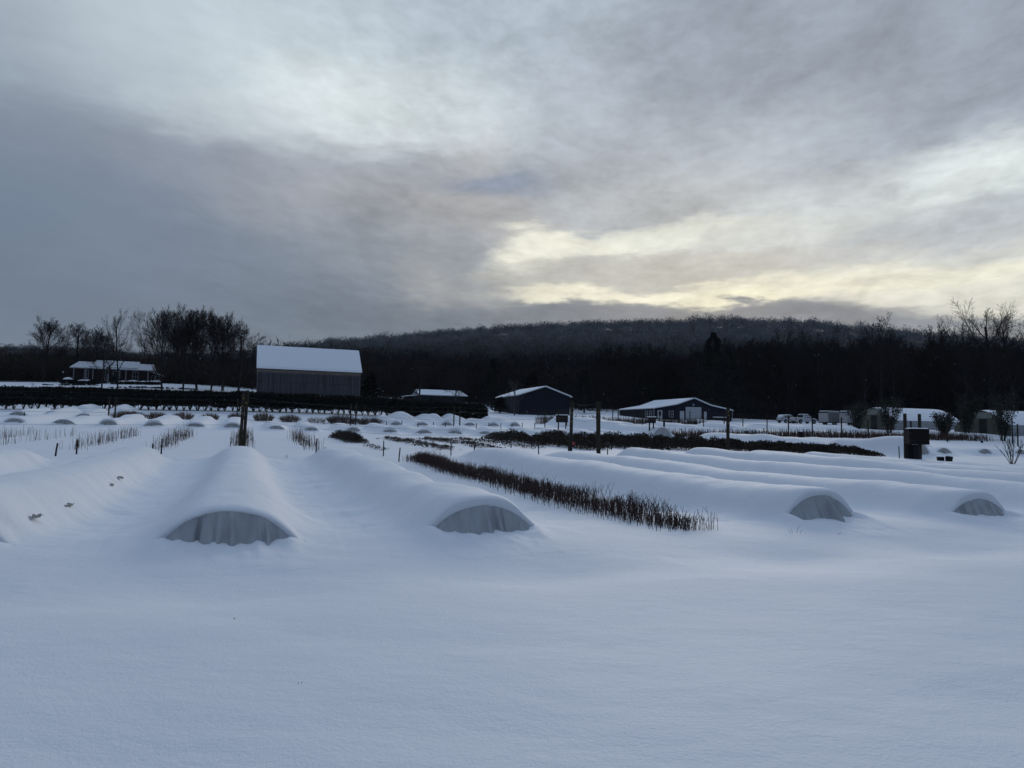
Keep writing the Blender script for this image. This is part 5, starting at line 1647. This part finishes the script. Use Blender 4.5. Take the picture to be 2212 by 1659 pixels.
trailer(1779, 141, 4.3, 54, 'grey enclosed cargo trailer with pale rear door, parked right of the pickup', mat('trailer_grey', (.15, .15, .15), .5, .1, 1))
trailer(1823, 139, 6.0, 66, 'white enclosed trailer half hidden behind a tall leafy shrub', mat('trailer_white', (.36, .38, .40), .5, .1, 1), 2.2)

# ------------------------------------------------------------------ boards, boxes, bins
def leg_box(x, y0, z0, x1, y1, z1, name, m, o, bevel=0.01):
    mb = MB(); mb.box(x, y0, z0, x1, y1, z1); return mb.build(name, m, o, bevel=bevel)
def black_board():
    Y_ = 44.0
    p = ground_at(1975, Y_)
    X = lambda u_: (u_ - 1975) / FPX * Y_
    Z = lambda v_: world_at(1975, v_, Y_).z - p.z
    F_ = lambda u_: (u_ - CU) / FPX * (Y_ - .5) - p.x
    o = thing('tool_cabinet', 'black wooden cabinet with snow on top, mounted on two tall timber posts', 'cabinet', p)
    TB = mat('blackened_timber', (.007, .006, .006), .9, .4, 6)
    TS = mat('cabinet_side', (.045, .035, .034), .9, .4, 6)
    for ua, ub, vt in ((1955, 1962, 893.5), (1986.7, 1993.3, 894)):
        mb = MB(); mb.tube([(X((ua + ub) / 2), .1, -.4), (X((ua + ub) / 2), .1, Z(vt))], (X(ub) - X(ua)) / 2, 10, True); mb.build('post', TIMBER, o)
    mb = MB(); mb.tube([(X(1981), .6, -.3), (X(1981), .6, Z(909))], .05, 8, True); mb.build('rear_post', STAKE, o)
    mb = MB(); mb.box(F_(1964), -.55, Z(960), F_(2007), -.02, Z(928)); mb.build('cabinet', TB, o, bevel=.01)
    mb = MB(); mb.box(F_(1964) - .03, -.55, Z(958.5), F_(1964) - .003, -.02, Z(927)); mb.build('side_panel', TS, o, bevel=.01)
    mb = MB(); mb.box(F_(1962), -.60, Z(928) + .004, F_(2008), .0, Z(926.6)); mb.build('lid', TB, o)
    mb = MB()
    n = 16; xs = np.linspace(F_(1962.3), F_(2007.6), n); ys = np.linspace(-.60, -.02, 6)
    rows = [[(x, y, Z(926.6) + .003 + .06 * min(1, min(i, n - 1 - i) / 1.5) ** .5 * (1 if 0 < j < 5 else .2)) for i, x in enumerate(xs)] for j, y in enumerate(ys)]
    mb.grid(np.array(rows)); mb.build('snow_cap', SNOWR, o, True)
    for vz in (935, 951):
        for ux in (1965, 2005):
            mb = MB(); mb.box(F_(ux) - .03, -.57, Z(vz) - .02, F_(ux) + .03, -.551, Z(vz) + .01); mb.build('hinge', mat('rusty_hinge', (.12, .09, .07), .8), o)
    leg_box(X(1956), -.25, -.3, X(1965.5), -.02, Z(960) - .003, 'brace_board', TB, o)
    q = thing('barrel', 'black plastic barrel standing under the black cabinet', 'barrel', (p.x, p.y, p.z))
    mb = MB(); c = X(1975.2); r_ = X(1984.6) - c
    mb.tube([(c, -.1, -.25), (c, -.1, .05), (c, -.1, .7), (c, -.1, Z(962)), (c, -.1, Z(960.6))], [r_, r_ * 1.0, r_ * 1.0, r_ * .96, r_ * .7], 20, True); mb.build('drum', BLACK, q, True)
    for zz in (.22, .5):
        mb = MB(); mb.tube([(c, -.1, zz), (c, -.1, zz + .03)], r_ * 1.03, 20, True); mb.build('rib', BLACK, q, True)
black_board()
def bucket(u_, Y_, wpx, hpx, label, tilt=0.0, name='pot', m=BLACK, taper=.86, group=None):
    p = ground_at(u_, Y_)
    w_ = wpx / FPX * Y_ / 2; h = hpx / FPX * Y_
    o = thing(name, label, 'pot' if name == 'pot' else 'bin', p, 0, group)
    mb = MB(); mb.tube([(0, 0, -.12), (0, 0, h * .9), (0, 0, h * .9), (0, 0, h)], [w_ * taper, w_ * .97, w_, w_], 20, True)
    q = mb.build('shell', m, o, True); q.rotation_euler = (0, tilt, 0)
    mb = MB(); mb.tube([(0, 0, h + .002), (0, 0, h + .05)], [w_ * .9, w_ * .5], 16, True)
    q = mb.build('snow_fill', SNOWR, o, True); q.rotation_euler = (0, tilt, 0)
bucket(2031.8, 42.8, 15.5, 8, 'round black nursery pot right of the cabinet, the left one of two', 0, group=None)
bucket(2049.5, 42.6, 15, 10, 'tilted black nursery pot right of the cabinet, the right one of two', .12)
bucket(1182.5, 84, 7.5, 9, 'black bin at the foot of a thin far post left of the centre posts', name='bin')
bucket(1211.5, 82, 9, 9, 'black bin leaning below the dark board left of the centre posts', .15, name='bin')
bucket(1426.7, 84, 7.5, 8, 'black bin between the small box on legs and the short thick post', name='bin')
bucket(1728.5, 92, 12, 12.5, 'tilted black bin standing among the reddish stalks', .1, name='bin')
bucket(1611, 100, 7, 4.5, 'black tub half buried in snow right of the low navy shop', name='bin')
bucket(2121, 94, 5, 5, 'small dark pot at the foot of the right greenhouse', name='bin')
def sign_box(u0, u1, v0, v1, vb, Y_, label, name, m, legs, depth=.3):
    uc = (u0 + u1) / 2
    p = ground_at(uc, Y_)
    X = lambda u_: (u_ - uc) / FPX * Y_
    Z = lambda v_: world_at(uc, v_, Y_).z - p.z
    o = thing(name, label, 'box', p)
    mb = MB(); mb.box(X(u0), -depth, Z(v1), X(u1), 0, Z(v0)); mb.build('panel', m, o, bevel=.01)
    mb = MB(); mb.box(X(u0) - .05, -depth - .05, Z(v0) + .003, X(u1) + .05, .05, Z(v0) + .10); mb.build('snow_cap', SNOWR, o, bevel=.03)
    for lx in legs:
        mb = MB(); mb.box(X(lx) - .07, .005, -.3, X(lx) + .07, .13, Z(v0) - .1); mb.build('leg', STAKE, o)
    return o
sign_box(1200.5, 1226.5, 897, 912.5, 925, 96, 'dark brown board mounted on thin posts left of the two centre posts', 'field_board', mat('brown_board', (.022, .016, .018), .9, .3, 3), (1206, 1222), .15)
sign_box(1399, 1415, 901.5, 914, 926, 84, 'small dark wooden box on two legs before the low navy shop', 'field_box', mat('brown_board', (.022, .016, .018)), (1403, 1411.5), .5)
post(1434.4, 84, 908, .12, 'short thick dark post right of the small wooden box', name='short_post', m=STAKE)

# small bare tree at right
def small_tree():
    p = ground_at(2187, 42.5)
    H = world_at(2187, 926, 42.5).z - p.z
    rnd = random.Random(19)
    o = thing('young_tree', 'young multi-stemmed bare tree standing in the snow near the right edge', 'tree', p)
    def br(q, d, L, r, lev, mb):
        pts = [q]; n = 4
        for i in range(n):
            d = (d + Vector((rnd.gauss(0, .09), rnd.gauss(0, .09), .10))).normalized(); q = q + d * L / n; pts.append(q)
        mb.tube(pts, [r * (1 - .55 * i / n) for i in range(n + 1)], 5)
        if lev < 2:
            for k in range(5 if lev == 0 else 3):
                t = rnd.uniform(.3, .95); i = int(t * n); a = rnd.uniform(0, 6.28)
                nd = (d + Vector((math.cos(a), math.sin(a), .3)) * .55).normalized()
                br(pts[i].lerp(pts[min(i + 1, n)], t * n - i), nd, L * rnd.uniform(.2, .4), r * .5, lev + 1, crown)
    crown = MB(); trunk = MB()
    for (ax, ay, l_) in ((-.62, .1, .72), (-.38, -.2, .85), (-.12, .1, 1.0), (.05, -.1, 1.1), (.25, .15, .8), (.55, 0, .8), (.75, .1, .7), (-.2, .3, .75)):
        br(Vector((ax * .1, ay * .1, -.1)), Vector((ax, ay, 1)), H * l_ * .95, .022, 0, trunk)
    trunk.build('trunk', BARK, o); crown.build('crown', BARK, o)
small_tree()

# a few snowflakes still drifting down in front of the woods
rng = np.random.default_rng(77)
V, F = [], []
for i in range(150):
    u_ = rng.uniform(200, 2212) if i % 3 else rng.uniform(1200, 2212); v_ = rng.uniform(700, 900); Y_ = rng.uniform(12, 45)
    c = np.array(world_at(u_, v_, Y_)); r_ = .0065 * rng.uniform(.5, 1.4) * (Y_ / 20) ** .5
    n0 = len(V)
    for q in ((1, 0, 0), (-1, 0, 0), (0, 1, 0), (0, -1, 0), (0, 0, 1), (0, 0, -1)): V.append(c + np.array(q) * r_)
    for f in ((0, 2, 4), (2, 1, 4), (1, 3, 4), (3, 0, 4), (2, 0, 5), (1, 2, 5), (3, 1, 5), (0, 3, 5)): F.append([n0 + k for k in f])
o = bpy.data.objects.new('snowflakes', np_mesh('snowflakes', np.array(V), np.array(F), SNOWR)); COL.objects.link(o)
tag(o, 'sparse snowflakes drifting down in front of the dark woods', 'snowflakes', kind='stuff')

# ------------------------------------------------------------------ haze
HAZE = 0.00005
if HAZE:
    mb = MB(); mb.box(-1000, -120, -12, 1000, 1000, 190)
    hm = bpy.data.materials.new('haze'); hm.use_nodes = True
    hm.node_tree.nodes.clear()
    t = NT(hm.node_tree)
    out = t.new('ShaderNodeOutputMaterial')
    pv = t.new('ShaderNodeVolumePrincipled')
    pv.inputs['Color'].default_value = (.85, .9, 1, 1)
    pv.inputs['Density'].default_value = HAZE
    t.l.new(pv.outputs[0], out.inputs['Volume'])
    hz = mb.build('haze', hm)
    tag(hz, kind='stuff')
